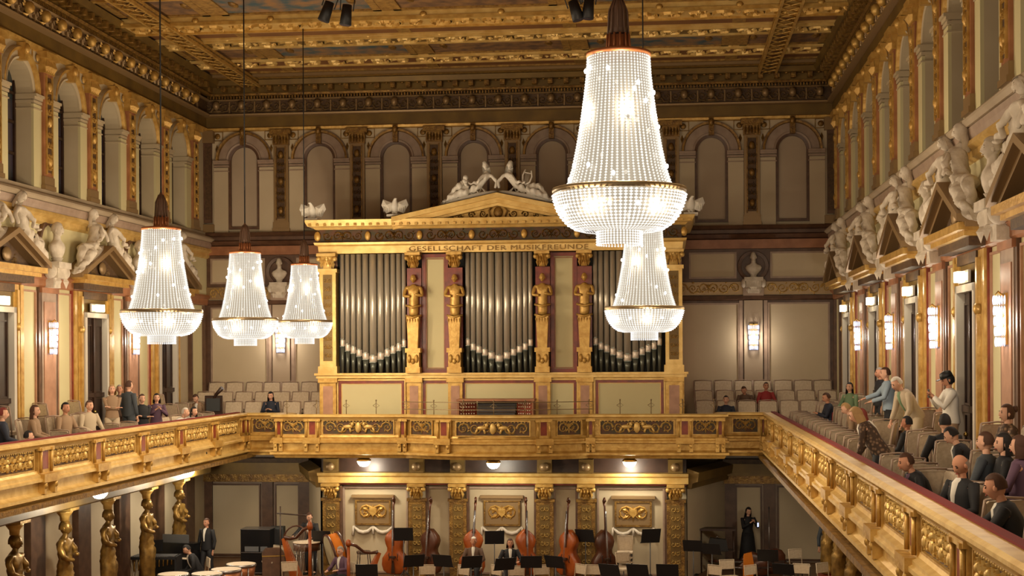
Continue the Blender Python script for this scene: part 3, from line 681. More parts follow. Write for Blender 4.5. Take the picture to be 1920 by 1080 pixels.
# ================================================================== CHANDELIERS
DM = 1.4
def chandelier():
    root = thing('chandelier', 'x', 'chandelier', (0, 0, 0), 0, 'crystal chandeliers hanging in the hall')
    prof = [(.232, 1.0), (.24, .86), (.258, .7), (.283, .52), (.315, .33), (.35, .16), (.395, .02)]
    prof = [(r*DM, z*DM) for r, z in prof]
    def rad(z):
        for (r0, z0), (r1, z1) in zip(prof, prof[1:]):
            if z <= z0 and z >= z1: return r0+(r1-r0)*(z0-z)/(z0-z1)
        return prof[-1][0]
    b = MB(); n = 56; k = 46
    for j in range(n):
        t = 2*PI*j/n; ca, sa = math.cos(t), math.sin(t); pts = []; vs = []; fs = []
        z0, z1 = .02*DM, 1.0*DM
        for i in range(k):
            z = z1-(z1-z0)*(i+.5)/k; r = rad(z); h = (z1-z0)/k*.46; q = .0115+.004*(1-z/z1)
            c = (r*ca, r*sa, z); o = len(vs)
            vs += [(c[0], c[1], z+h), (c[0], c[1], z-h), (c[0]+q*ca, c[1]+q*sa, z), (c[0]-q*sa, c[1]+q*ca, z), (c[0]-q*ca, c[1]-q*sa, z), (c[0]+q*sa, c[1]-q*ca, z)]
            fs += [(o, o+2, o+3), (o, o+3, o+4), (o, o+4, o+5), (o, o+5, o+2), (o+1, o+3, o+2), (o+1, o+4, o+3), (o+1, o+5, o+4), (o+1, o+2, o+5)]
        b.add(vs, fs)
    o = b.build('crystal_curtain', 'crystal', root); tag(o, 'tapering curtain of crystal bead strings', kind='stuff')
    b = MB(); b.lathe([(r*.93, z) for r, z in prof], n=40, cap=False); b.build('inner_curtain', 'crystal_gap', root)
    b = MB()   # bowl: hanging prisms in tiers
    bp = [(.495, -.03), (.485, -.08), (.466, -.14), (.435, -.2), (.39, -.255), (.33, -.295), (.26, -.312)]
    def bpt(t): t *= len(bp)-1; i = min(int(t), len(bp)-2); f = t-i; return (bp[i][0]+(bp[i+1][0]-bp[i][0])*f)*DM, (bp[i][1]+(bp[i+1][1]-bp[i][1])*f)*DM
    for j in range(80):
        a = 2*PI*j/80; ca, sa = math.cos(a), math.sin(a)
        for i in range(15):
            rr, zz = bpt((i+.5)/15); r1, z1 = bpt(i/15); r2, z2 = bpt((i+1)/15); q = .021*rr/.69+.004; o = [(r1*ca, r1*sa, z1), (r2*ca, r2*sa, z2), ((rr+q)*ca, (rr+q)*sa, zz), (rr*ca-q*sa, rr*sa+q*ca, zz), (rr*ca+q*sa, rr*sa-q*ca, zz)]
            b.add(o, [(0,2,3),(0,4,2),(1,3,2),(1,2,4)])
    for j in range(44):
        t = 2*PI*j/44
        for q in range(6): b.ball((.17*DM*math.cos(t), .17*DM*math.sin(t), -.305*DM-.026*q-.01), (.013, .013, .014), 4, 2)
    o = b.build('crystal_bowl', 'crystal_bowl', root); tag(o, 'shallow bowl of hanging crystal prisms', kind='stuff')
    b = MB(); b.lathe([(.475*DM, -.04), (.46*DM, -.1*DM), (.43*DM, -.18*DM), (.37*DM, -.25*DM), (.18*DM, -.3*DM), (.15*DM, -.3*DM), (.15*DM, -.39*DM)], n=40, cap=False); b.build('inner_bowl', 'crystal_gap', root)
    b = MB(); b.lathe([(.36*DM, .02), (.5*DM, .02), (.505*DM, .0), (.5*DM, -.035), (.475*DM, -.035), (.47*DM, -.005), (.36*DM, -.005)], n=56, cap=False); b.build('rim', 'rimmetal', root)
    b = MB(); b.lathe([(.225*DM, 1.0*DM), (.24*DM, 1.0*DM), (.243*DM, 1.03*DM), (.225*DM, 1.035*DM), (.09*DM, 1.05*DM), (.09*DM, 1.04*DM)], n=40, cap=False); b.build('top_ring', 'copper', root)
    b = MB(); b.lathe([(.09*DM, 1.03*DM), (.075*DM, 1.06*DM), (.075*DM, 1.16*DM)], n=12, cap=True)
    for j in range(12): t = 2*PI*j/12; b.tube([(.09*DM*math.cos(t), .09*DM*math.sin(t), 1.03*DM), (.082*DM*math.cos(t), .082*DM*math.sin(t), 1.17*DM)], .012, 5)
    b.build('stem_collar', 'copper', root)
    b = MB(); b.lathe([(.075*DM, 1.17*DM), (.066*DM, 1.22*DM), (.062*DM, 1.36*DM), (.035*DM, 1.42*DM), (.012*DM, 1.47*DM)], n=12)
    for j in range(10): t = 2*PI*j/10; b.tube([(.08*DM*math.cos(t), .08*DM*math.sin(t), 1.17*DM), (.072*DM*math.cos(t), .072*DM*math.sin(t), 1.34*DM), (.03*DM*math.cos(t), .03*DM*math.sin(t), 1.44*DM)], .01, 5)
    b.build('stem_spindle', 'spindle', root)
    b = MB(); b.tube([(0, 0, 1.46*DM), (0, 0, 9)], .014, 6); b.build('cable', 'black', root)
    b0 = None; random.seed(5)
    for i in range(26):
        z = random.uniform(.06, .95)*DM; a = i*2.4; r = rad(z)+.012
        loc = (r*math.cos(a), r*math.sin(a), z)
        if b0 is None: b0 = MB().ball((0, 0, 0), (.019, .019, .026), 8, 6).build('bulb', 'bulb', root, loc)
        else: q = b0.copy(); q.parent = root; q.location = loc; COL.objects.link(q)
    for i in range(14):
        a = i*2*PI/14; q = b0.copy(); q.parent = root; q.location = (.46*DM*math.cos(a), .46*DM*math.sin(a), -.14*DM); COL.objects.link(q)
    for i in range(4):
        a = i*PI/2+.6; r = rad(.6*DM)+.09; lamp('bulb_light', (r*math.cos(a), r*math.sin(a), .6*DM), CHP*.12, .03, WARM, root)
    for i in range(5):
        a = i*2*PI/5+.2; r = .5*DM+.02; lamp('bulb_light', (r*math.cos(a), r*math.sin(a), -.2*DM), CHP*.12, .03, WARM, root)
    return root
CHP = 620
CH = [(303, 583, 151, 'crystal chandelier over the left gallery, nearest of the three on the left'), (460, 598, 122, 'crystal chandelier in the middle of the three on the left'),
      (571, 602, 104, 'crystal chandelier farthest on the left, beside the left pilaster of the organ'), (1208, 577, 148, 'smaller crystal chandelier hanging low in front of the right organ pipes'),
      (1161, 357, 250, 'largest and nearest crystal chandelier, hanging high in front of the organ pediment')]
ch0 = chandelier()
for i, (px, py, wd, lb) in enumerate(CH):
    d = F*DM/wd; r = ray(px, py); t = d; p = CAMP+r*t
    if i == 0: ch0.location = p; ch0['label'] = lb
    else: dup(ch0, p, i*.7, lb)
dup(ch0, (-4.3, 13.5, 9.4), .3, 'crystal chandelier outside the frame, over the near left of the hall')
# ================================================================== WALL LIGHTS
def sconce():
    r = thing('wall_sconce', 'x', 'wall lamp', group='crystal wall sconces')
    b = MB(); b.box(-.12, .12, 0, .04, -.32, .42); b.tube([(0, .02, .36), (0, .12, .44), (0, .16, .38)], .018, 6); b.build('back_plate', 'brass', r)
    b = MB()
    for t in range(5):
        for j in range(11):
            a = PI*j/10; rr = .15-.008*t; b.ball((rr*math.cos(a), .06+rr*math.sin(a)*.8, .32-.15*t), (.016, .016, .07), 5, 4)
    b.build('crystal_drops', 'sconce', r)
    b = MB().ball((0, .1, .02), (.045, .045, .2), 8, 8); b.build('bulb', 'bulb', r)
    lamp('sconce_light', (0, .32, 0), 26, .08, (1, .86, .7), r); return r
s0 = sconce(); k = 0
spots = [(-HW+.12, y, 8.45, LRZ, 'left') for y in LAMP_Y[:3]]+[(HW-.12, y, 8.45, RRZ, 'right') for y in LAMP_Y[:5]]+[(-7.13, YB-.14, 8.5, BRZ, 'bl'), (7.13, YB-.14, 8.5, BRZ, 'br')]
for x, y, z, rz, sd in spots:
    if sd == 'bl': lb = 'crystal wall sconce on the back wall left of the organ, behind the chandeliers'
    elif sd == 'br': lb = 'crystal wall sconce glowing on the back wall right of the organ'
    else: lb = 'crystal wall sconce on the %s side wall, %s from the organ end' % (sd, ORD[LAMP_Y.index(y)])
    if k == 0: s0.location = (x, y, z); s0.rotation_euler[2] = rz; s0['label'] = lb
    else: dup(s0, (x, y, z), rz, lb)
    k += 1
def lightbox():
    r = thing('door_light', 'x', 'door lamp', group='lamps above the gallery doors')
    MB().box(-.4, .4, .17, .21, -.1, .1).build('housing', 'doorwhite', r); MB().cbox((0, .27, 0), (.3, .12, .17)).build('light_panel', 'lightbox', r)
    MB().box(-.36, .36, .21, .22, -.06, .06).build('glow_strip', 'lightbox', r)
    lamp('door_light_bulb', (0, .42, .02), 9, .08, (1, .92, .7), r); return r
l0 = lightbox(); k = 0
for i, y in enumerate(DOOR_Y[:4]):
    for sx, rz, sd in ((-1, LRZ, 'left'), (1, RRZ, 'right')):
        if sx < 0 and i > 2: continue
        lb = 'small lit glass box above the %s door from the organ end on the %s wall' % (ORD[i], sd)
        if k == 0: l0.location = (sx*HW, y, 9.24); l0.rotation_euler[2] = rz; l0['label'] = lb
        else: dup(l0, (sx*HW, y, 9.24), rz, lb)
        k += 1
# ================================================================== PEDIMENTS AND SCULPTURE ON THE SIDE WALLS
def pediment():
    r = thing('door_pediment', 'x', 'pediment', group='pediments over the gallery doors')
    b = MB(); b.m(0); b.box(-1.5, 1.5, 0, .5, 9.88, 10.0); b.box(-1.4, 1.4, 0, .4, 9.8, 9.88); b.m(1); b.box(-1.25, 1.25, 0, .3, 9.66, 9.8); b.build('cornice', ['gold', 'darkorn'], r)
    b = MB()
    for s in (-1, 1):
        for t0, t1, y1 in ((0, .12, .55), (.12, .2, .42)):
            x0, z0, x1, z1 = s*1.6, 10.0, 0, 10.78; dz = -t0; dz2 = -t1
            b.add([(x0,0,z0+dz+.12),(x1,0,z1+dz),(x1,y1,z1+dz),(x0,y1,z0+dz+.12),(x0,0,z0+dz2+.12),(x1,0,z1+dz2),(x1,y1,z1+dz2),(x0,y1,z0+dz2+.12)], [(0,1,2,3),(4,7,6,5),(3,2,6,7),(0,3,7,4),(0,4,5,1)])
    b.build('raking_moulding', 'bronze', r)
    MB().add([(-1.35,.2,10.0),(1.35,.2,10.0),(0,.2,10.62)], [(0,1,2)]).build('tympanum', 'darkorn', r)
    b = MB(); b.ball((0, .26, 10.22), (.2, .06, .16), 12, 6); b.scroll(.45, 10.12, .1, 1, 1, .02, .05, .2); b.scroll(-.45, 10.12, .1, -1, 1, .02, .05, .2); b.build('tympanum_carving', 'bronze', r)
    return r
pd0 = pediment()
fig = statue_mb('recline', 2); rc0 = fig.build('reclining_figure', 'stucco'); rc0.scale = (.92, .92, .92)
bs = statue_mb('bust', 4); 
def bust():
    r = thing('wall_bust', 'x', 'bust', group='busts on consoles between the doors')
    b = MB(); b.xf(lambda *a: a); b.v, b.f, b.sm, b.mi = list(bs.v), list(bs.f), list(bs.sm), list(bs.mi); b.xf(lambda x, y, z: (x, y+.3, z+10.28)); b.build('bust', 'stucco', r)
    b = MB(); b.box(-.34, .34, 0, .5, 10.06, 10.2); b.box(-.28, .28, 0, .44, 9.84, 10.06); b.box(-.2, .2, 0, .3, 9.62, 9.84); b.lathe([(.16, 10.2), (.1, 10.24), (.14, 10.3)], (0, .3, 0), 12)
    for s in (-1, 1): b.ball((s*.36, .3, 9.98), (.1, .16, .16), 10, 6); b.leaf(s*.2, 9.9, -PI/2, .3, .1, .1, .4)
    b.build('console', 'stucco', r)
    b = MB(); pts = 20
    vs = [(q*math.cos(2*PI*i/pts), y, 10.62+q*math.sin(2*PI*i/pts)) for i in range(pts+1) for q, y in ((.44, .07), (.44, .14), (.56, .16), (.58, .07))]
    b.add(vs, [(i*4+j, (i+1)*4+j, (i+1)*4+j+1, i*4+j+1) for i in range(pts) for j in range(3)]); b.build('round_frame', 'brown', r)
    return r
bu0 = bust(); pk = 0
for i, y in enumerate(DOOR_Y[:5]):
    for sx, rz, sd in ((-1, LRZ, 'left'), (1, RRZ, 'right')):
        if sx < 0 and i > 2: continue
        if sx > 0 and i > 4: continue
        lb = 'gilt pediment with raking mouldings over the %s door from the organ on the %s wall' % (ORD[i], sd)
        if pk == 0: pd0.location = (sx*(HW-.07), y, 0); pd0.rotation_euler[2] = rz; pd0['label'] = lb
        else: dup(pd0, (sx*(HW-.07), y, 0), rz, lb)
        for s2, e in ((-1, 'nearer the organ end'), (1, 'farther from the organ')):
            # local mirror: heads meet at the apex
            lb = 'white stucco figure reclining on the %s %s-wall pediment, slope %s' % (ORD[i], sd, e)
            o = rc0 if (pk == 0 and s2 == -1) else rc0.copy()
            if o is not rc0: COL.objects.link(o)
            yy = y-s2*.72; o.location = (sx*(HW-.34), yy, 10.42); near = s2 > 0
            # figure's +x runs away from the apex
            ang = -PI/2 if near else PI/2
            facing_ok = (sx > 0) == (ang == PI/2)
            o.scale = (.95, .95 if facing_ok else -.95, .92)
            o.rotation_euler = (0, R(25.5), ang); o.rotation_mode = 'XYZ'
            tag(o, lb, 'statue', 'reclining figures on the pediments'); pk += 1
for i, y in enumerate([37.0, 31.8, 26.6, 21.4, 16.2]):
    for sx, rz, sd in ((-1, LRZ, 'left'), (1, RRZ, 'right')):
        if sx < 0 and i > 1: continue
        lb = 'white stucco bust on a carved console, %s from the organ end on the %s wall' % (ORD[i], sd)
        if i == 0 and sx < 0: bu0.location = (-HW, y, 0); bu0.rotation_euler[2] = rz; bu0['label'] = lb
        else: dup(bu0, (sx*HW, y, 0), rz, lb)
for s, nm in ((-1, 'left'), (1, 'right')):   # framed busts of the back wall
    q = dup(bu0, (s*7.13, YB-.02, 1.0-.62+.02), BRZ, 'small stucco bust in a round frame on the back wall %s of the organ' % nm); q.scale = (.8, .8, .8); q.location = (s*7.13, YB-.06, 2.13)
# ================================================================== GALLERY FLOORS AND FRONTS
def arc(x): return 38.0+4.38-math.sqrt(4.38**2-x*x)+.05 if abs(x) < 2.46 else 38.8
BUL = [(2.46-.246*i, arc(2.459-.2459*i)) for i in range(21)]
CHOIR = [(7.3, 39.9), (6.05, 39.9), (6.05, 38.8)]+[(2.6, 38.8)]+[(x, y) for x, y in BUL]+[(-2.6, 38.8), (-6.05, 38.8), (-6.05, 39.9), (-7.3, 39.9)]
fl = MB()
n = len(CHOIR); vs = [(x, y+.12, z) for z in (5.3, 5.5) for x, y in CHOIR]+[(x, YB, z) for z in (5.3, 5.5) for x, y in CHOIR]
for i in range(n-1):
    fl.quad(vs[i], vs[i+1], vs[2*n+i+1], vs[2*n+i]); fl.quad(vs[n+i], vs[n+i+1], vs[3*n+i+1], vs[3*n+i])
for s in (-1, 1):
    x0, x1 = sorted((s*5.15, s*9.55))
    for y, z in ((40.3, 5.72), (41.3, 5.98), (42.35, 6.25)): fl.box(x0, x1, y, YB, 5.5, z)
struct(fl, 'floor_choir', 'darkwood')
for s, nm in ((-1, 'left'), (1, 'right')):
    g = MB(); g.box(*sorted((s*7.38, s*9.55)), Y0, 39.95, 5.3, 5.5)
    g.box(*sorted((s*8.25, s*9.55)), Y0, 39.95, 5.5, 5.75); g.box(*sorted((s*8.95, s*9.55)), Y0, 39.95, 5.75, 6.0)
    g.box(*sorted((s*7.38, s*9.55)), 39.95, YB, 5.3, 5.5)
    struct(g, 'floor_gallery_'+nm, 'darkwood')
PR_RAIL = [(-.22, 6.33), (-.22, 6.42), (-.1, 6.45), (.1, 6.45), (.14, 6.42), (.14, 6.38), (.08, 6.35), (.06, 6.30), (-.02, 6.30)]
PR_BASE = [(-.02, 5.88), (.03, 5.88), (.05, 5.83), (.12, 5.8), (.12, 5.75), (.16, 5.73), (.16, 5.68), (.04, 5.66), (.04, 5.48), (.1, 5.44), (.16, 5.42), (.16, 5.36), (.08, 5.33), (.04, 5.26), (-.3, 5.24)]
PR_WALL = [(-.1, 5.3), (-.1, 6.33), (-.02, 6.33), (-.02, 5.86)]
def panel_mb(wd, hh=.4, seed=1, dense=False):
    random.seed(seed); p = MB(); p.m(0); p.box(-wd/2, wd/2, -.02, .0, -hh/2, hh/2); p.m(1)
    t = MB(); frame_rect(t, -wd/2+.03, wd/2-.03, -hh/2+.03, hh/2-.03, .03, -.0, .035); p.add(t.v, t.f)
    p.m(2)
    if dense:
        for k in range(9):
            for q in (-1, 1): p.scroll((k-4)*(wd-.12)/9, q*.085, .088, 1 if (k+(q > 0))%2 else -1, q, .02, .05, 0, turns=1.2, n=10)
        for k in (-2.6, -1, 1, 2.6): p.ball((k*.26, .02, .05), (.045, .05, .05), 8, 5); p.ball((k*.26, .02, -.06), (.06, .05, .08), 8, 5)
    else: p.relief(wd-.1, hh-.07, 0, 0, .0, .05)
    if wd > 1.2 and not dense:
        p.ball((0, .03, 0), (.09, .05, .15), 10, 6)
        for s in (-1, 1):
            p.ball((s*.28, .03, .02), (.15, .05, .06), 8, 5); p.ball((s*.16, .04, .09), (.05, .05, .06), 8, 5); p.tube([(s*.4, .03, 0), (s*.46, .04, -.12)], .03, 5); p.tube([(s*.24, .03, 0), (s*.2, .04, -.13)], .03, 5)
    for i in range(int(wd/.09)): p.ball((-wd/2+.06+i*.09, .02, hh/2-.045), (.02, .02, .02), 4, 3)
    return p
def post_mb(wd):
    p = MB(); p.m(0); p.box(-wd/2, wd/2, -.05, .06, 5.7, 6.32); p.box(-wd/2-.03, wd/2+.03, -.02, .2, 5.66, 5.82)
    p.m(1); p.box(-wd*.2, wd*.2, .06, .065, 5.9, 6.26)
    p.m(0)
    for s in (-1, 1): p.cyl((s*wd*.38, .08, 5.84), (s*wd*.38, .08, 6.26), .03, n=8); p.cbox((s*wd*.38, .08, 6.28), (.1, .09, .05))
    p.box(-wd/2-.02, wd/2+.02, -.05, .1, 6.26, 6.33)
    for s in (-1, 1): p.add(*(lambda t: (t.v, t.f))(MB().box(s*wd*.38-.05, s*wd*.38+.05, 0, .17, 5.44, 5.66))); p.ball((s*wd*.38, .16, 5.6), (.05, .05, .07), 6, 4)
    return p
pan_side = panel_mb(1.78, .42, 8, True).build('relief_panel', ['darkorn', 'gold', 'goldorn']); post_side = post_mb(.62).build('post', ['gold', 'redmarble'])
me_pan, me_post = pan_side.data, post_side.data; bpy.data.objects.remove(pan_side); bpy.data.objects.remove(post_side)
me_s1 = panel_mb(2.0, .42, 21); me_s2 = panel_mb(.72, .42, 22); mats3 = ['orn_green', 'gold', 'goldorn']
def tmp(mb, mats): o = mb.build('x', mats); d = o.data; bpy.data.objects.remove(o); return d
me_big, me_small, me_post2, me_post3 = tmp(me_s1, mats3), tmp(me_s2, mats3), tmp(post_mb(.42), ['gold', 'redmarble']), tmp(post_mb(.2), ['gold', 'redmarble'])
for s, nm, rz in ((-1, 'left', LRZ), (1, 'right', RRZ)):
    r = thing('gallery_balustrade', 'gilded balustrade with carved panels along the %s side gallery' % nm, 'balustrade', (s*7.3, 0, 0))
    pts = [(0, Y0), (0, 39.9)] if s > 0 else [(0, 39.9), (0, Y0)]
    for prof, n_, mt in ((PR_RAIL, 'handrail', 'goldlight'), (PR_BASE, 'base_moulding', 'goldlight'), (PR_WALL, 'parapet', 'gold')): MB().mould(prof, pts).build(n_, mt, r)
    MB().box(*sorted((s*.08, s*.2)), Y0, 39.8, 6.452, 6.475).build('velvet_cushion', 'velvet', r)
    for k in range(12):
        y = 39.6-BAY*k; ob('post', me_post, r, (0, y, 0), rz); ob('relief_panel', me_pan, r, (0, y-1.3, 6.09), rz)
r = thing('choir_balustrade', 'gilded bowed balustrade with griffin panels in front of the organ', 'balustrade')
for prof, n_, mt in ((PR_RAIL, 'handrail', 'goldlight'), (PR_BASE, 'base_moulding', 'gold'), (PR_WALL, 'parapet', 'gold')): MB().mould(prof, CHOIR).build(n_, mt, r)
def put(me, nmn, x, ln=0):
    y = arc(x); a = math.atan2(x, 4.38) if abs(x) < 2.4 else 0
    ob(nmn, me, r, (x, y, 6.09 if nmn == 'relief_panel' else 0), PI+a)
for s in (-1, 1):
    put(me_big, 'relief_panel', s*3.78); put(me_small, 'relief_panel', s*5.6); put(me_post2, 'post', s*5.05); put(me_post3, 'post', s*2.55); put(me_post3, 'post', s*5.98); put(me_small, 'relief_panel', s*1.98); put(me_post2, 'post', s*1.32)
    q = ob('relief_panel', me_small, r, (s*6.7, 39.9, 6.09), PI); ob('post', me_post3, r, (s*7.2, 39.9, 0), PI)
put(me_big, 'relief_panel', 0)
r = thing('choir_railing', 'thin brass railing standing on the choir parapet', 'railing')
P3 = [(x, y+.12) for x, y in CHOIR if abs(x) < 6]
for z in (6.78, 6.58): MB().tube([(x, y, z) for x, y in P3], .011, 5).build('rail_bar', 'rimmetal', r)
for i, x in enumerate([-5.8+.83*i for i in range(15)]):
    b = MB(); y = arc(x)+.12; b.cyl((x, y, 6.42), (x, y, 6.8), .012, n=6); b.ball((x, y, 6.82), .025, 6, 4); b.tube([(x-.09, y, 6.68), (x, y, 6.62), (x+.09, y, 6.68), (x, y, 6.74), (x-.09, y, 6.68)], .007, 4); b.build('railing_post', 'rimmetal', r)
# undersides and lower storey
LOWP = [(7.9, Y0), (7.9, 39.9)]
for s in (-1, 1):
    t = MB(); t.m(0); t.box(*sorted((s*7.05, s*9.55)), Y0, 40.2, 5.2, 5.3)
    pts = [(8.5, Y0), (8.5, 40.6)] if s > 0 else [(-8.5, 40.6), (-8.5, Y0)]
    t.m(1); t.mould([(-1.05, 5.2), (.3, 5.2), (.34, 5.12), (.2, 5.08), (.2, 4.98), (0, 4.9), (0, 4.72), (-.06, 4.68), (-1.05, 4.68)], pts)
    trim(t, ['golddark', 'olive'])
    t = MB()
    for k in range(16):
        yc = 41.6-1.3-BAY*k
        t.m(0); x0, x1 = sorted((s*9.55, s*9.5)); t.box(x0, x1, yc-.95, yc+.65, FLOOR, 4.6); t.m(1); t.box(*sorted((s*9.55, s*9.38)), yc+.75, yc+1.5, FLOOR, 4.68)
    trim(t, ['cream_dim', 'brown'])
    t = MB(); BX = sorted((s*6.2, s*9.55))
    t.m(1); t.box(BX[0], BX[1], YB-.1, YB, FLOOR, 5.3); t.m(0); 
    for x0, x1 in ((7.84, 9.3), (6.62, 7.3)):
        x0, x1 = sorted((s*x0, s*x1)); t.box(x0, x1, YB-.13, YB-.1, FLOOR+.1, 4.1); t.m(2); q = MB(); frame_rect(q, x0, x1, FLOOR+.1, 4.1, .05, YB-.17, YB-.1); t.add(q.v, q.f); t.m(0)
    t.m(2)
    for x in (9.47, 7.57, 6.4): t.box(s*x-.17, s*x+.17, YB-.2, YB-.1, FLOOR, 4.3)
    t.m(3); t.box(BX[0], BX[1], YB-.3, YB, 4.22, 4.46); t.m(4); t.box(BX[0], BX[1], YB-.55, YB, 4.56, 4.82); t.box(BX[0], BX[1], YB-.45, YB, 4.46, 4.56); t.m(5); t.box(BX[0], BX[1], YB-.5, YB, 4.82, 4.95)
    trim(t, ['cream_dim', 'mauve', 'brown', 'golddark', 'olive', 'darkorn'])
    # slanting wall between organ base and back wall
    t = MB(); a, b_ = (s*5.12, 39.95), (s*6.3, YB-.1)
    t.quad((a[0], a[1], FLOOR), (b_[0], b_[1], FLOOR), (b_[0], b_[1], 4.35), (a[0], a[1], 4.35)); t.m(1)
    pts = [b_, a] if s > 0 else [a, b_]
    t.mould([(0, 4.35), (.12, 4.35), (.15, 4.5), (.3, 4.55), (.34, 4.8), (0, 4.9)], pts)
    trim(t, ['cream_dim', 'olive'])
# ================================================================== ORGAN
YF = 39.6
org = thing('pipe_organ', 'large gilded pipe organ with three fields of silver pipes above the choir balcony', 'organ', (0, 0, 0))
def W(mb, name, mats, par=None, y=YF): mb.xf(lambda x, yy, z: (x, y-yy, z)); return mb.build(name, mats, par or org)
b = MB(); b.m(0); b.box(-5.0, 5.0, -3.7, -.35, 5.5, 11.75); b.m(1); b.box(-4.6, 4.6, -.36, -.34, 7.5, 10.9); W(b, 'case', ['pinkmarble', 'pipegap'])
b = MB(); b.m(0); b.box(-5.05, 5.05, -.35, 0, 5.5, 7.42)
for x0, x1 in ((-4.42, -2.72), (-2.05, -1.4), (-.95, .95), (1.4, 2.05), (2.72, 4.42)):
    b.m(1); b.box(x0, x1, 0, .015, 5.7, 7.27); b.m(2); t = MB(); frame_rect(t, x0, x1, 5.7, 7.27, .07, 0, .05); b.add(t.v, t.f)
    b.m(3); t = MB(); frame_rect(t, x0-.08, x1+.08, 5.62, 7.35, .035, 0, .07); b.add(t.v, t.f); t = MB(); frame_rect(t, x0+.02, x1-.02, 5.72, 7.25, .02, .01, .03); b.add(t.v, t.f)
W(b, 'plinth', ['gold', 'cream', 'redmarble', 'goldlight'])
b = MB()
b.m(0); b.box(-5.12, 5.12, -.35, .1, 7.42, 7.5); b.box(-5.16, 5.16, -.35, .16, 7.5, 7.56); W(b, 'plinth_ledge', ['goldlight'])
for i, x in enumerate((-4.78, -2.36, -1.21, 1.21, 2.36, 4.78)):
    wd = .46 if abs(x) > 4 else .4; b = MB(); b.m(0); b.box(x-wd/2, x+wd/2, 0, .12, 5.5, 7.42); b.m(1); b.box(x-wd*.3, x+wd*.3, .12, .13, 5.8, 7.2)
    b.m(0); b.box(x-wd/2-.04, x+wd/2+.04, 0, .18, 7.3, 7.42); b.box(x-wd/2-.04, x+wd/2+.04, 0, .18, 5.5, 5.75)
    W(b, 'pedestal', ['gold', 'pinkmarble'])
def capital(b, x, z, wd, y=.0):
    b.box(x-wd/2-.06, x+wd/2+.06, y, y+.3, z+.34, z+.42); b.lathe([(.3, 0), (.32, .12), (.4, .25), (.56, .34)], (x, y+.12, z), 12, sx=wd, sy=.26)
    for q in range(4): b.leaf(x-wd*.36+wd*.24*q, z+.1, PI/2, .24, .06, .1, y+.2)
    b.ball((x, y+.24, z+.31), .05, 6, 4)
    for s in (-1, 1): b.ball((x+s*(wd/2+.02), y+.2, z+.27), (.07, .09, .07), 8, 5)
    for k in range(5): b.leaf(x-wd/2+wd*(k+.5)/5, z, PI/2, .26, .05, .12, y+.14)
random.seed(31)
for s in (-1, 1):
    x = s*4.78; b = MB(); b.m(0); b.box(x-.23, x+.23, -.3, .1, 7.56, 10.46); b.box(x-.27, x+.27, -.3, .16, 7.56, 7.75); b.m(1); b.box(x-.13, x+.13, .1, .11, 7.9, 10.3); b.m(2); b.relief(.24, 2.3, x, 9.1, .11, .04)
    b.m(0); b.box(x-.27, x+.27, -.3, .14, 10.36, 10.46); capital(b, x, 10.46, .42); W(b, 'carved_pilaster', ['goldlight', 'olive', 'goldorn'])
hv, hf = skin([(0,.12,9.35,.15,.12), (0,.12,9.62,.15,.12), (0,.12,9.85,.17,.12), (0,.13,10.02,.05,.05), (-.2,.12,9.92,.06,.06), (-.26,.2,9.68,.05,.05), (-.06,.28,9.66,.04,.04), (.2,.12,9.92,.06,.06), (.26,.2,9.68,.05,.05), (.06,.28,9.72,.04,.04), (0,.12,9.1,.13,.11)],
              [(0,1),(1,2),(2,3),(2,4),(4,5),(5,6),(2,7),(7,8),(8,9),(0,10)], 1)
for x in (-2.36, -1.21, 1.21, 2.36):
    b = MB(); b.m(0); b.add([(a+x, yy, z) for a, yy, z in hv], hf, True); head_into(b, (x, .16, 10.16), 0, 0, 0, 1.0, (0, 0, 0))
    b.box(x-.2, x+.2, -.3, .3, 7.56, 7.72); b.box(x-.17, x+.17, -.3, .26, 7.72, 8.12); b.box(x-.21, x+.21, -.3, .3, 8.12, 8.24)
    for q in (-1, 1): b.ball((x+q*.1, .27, 7.95), (.06, .05, .12), 8, 5)
    b.ball((x, .28, 7.88), (.06, .05, .08), 8, 5)
    b.add([(x-.13,.02,8.24),(x+.13,.02,8.24),(x+.13,.26,8.24),(x-.13,.26,8.24),(x-.17,.02,9.1),(x+.17,.02,9.1),(x+.17,.28,9.1),(x-.17,.28,9.1)], [(0,1,5,4),(1,2,6,5),(2,3,7,6),(3,0,4,7),(4,5,6,7)])
    for k in range(5): b.leaf(x-.15+.075*k, 9.12, -PI/2, .22, .04, .08, .24)
    for z in (9.14, 9.42): b.tube([(x-.2, .14, z), (x-.1, .28, z-.03), (x, .3, z-.06), (x+.1, .28, z-.03), (x+.2, .14, z)], .035, 6)
    b.m(1); b.box(x-.2, x+.2, -.3, .0, 8.24, 10.46); b.m(0); capital(b, x, 10.46, .3, .02); W(b, 'herm_column', ['gold', 'redmarble'])
for x0, x1 in ((-2.05, -1.52), (1.52, 2.05)):
    b = MB(); b.m(0); b.box(x0, x1, -.3, -.12, 7.66, 10.75); b.m(1); t = MB(); frame_rect(t, x0, x1, 7.66, 10.75, .1, -.3, -.06); b.add(t.v, t.f); b.m(2); t = MB(); frame_rect(t, x0+.03, x1-.03, 7.7, 10.7, .025, -.2, -.08); b.add(t.v, t.f)
    W(b, 'cream_panel', ['cream', 'redmarble', 'orange'])
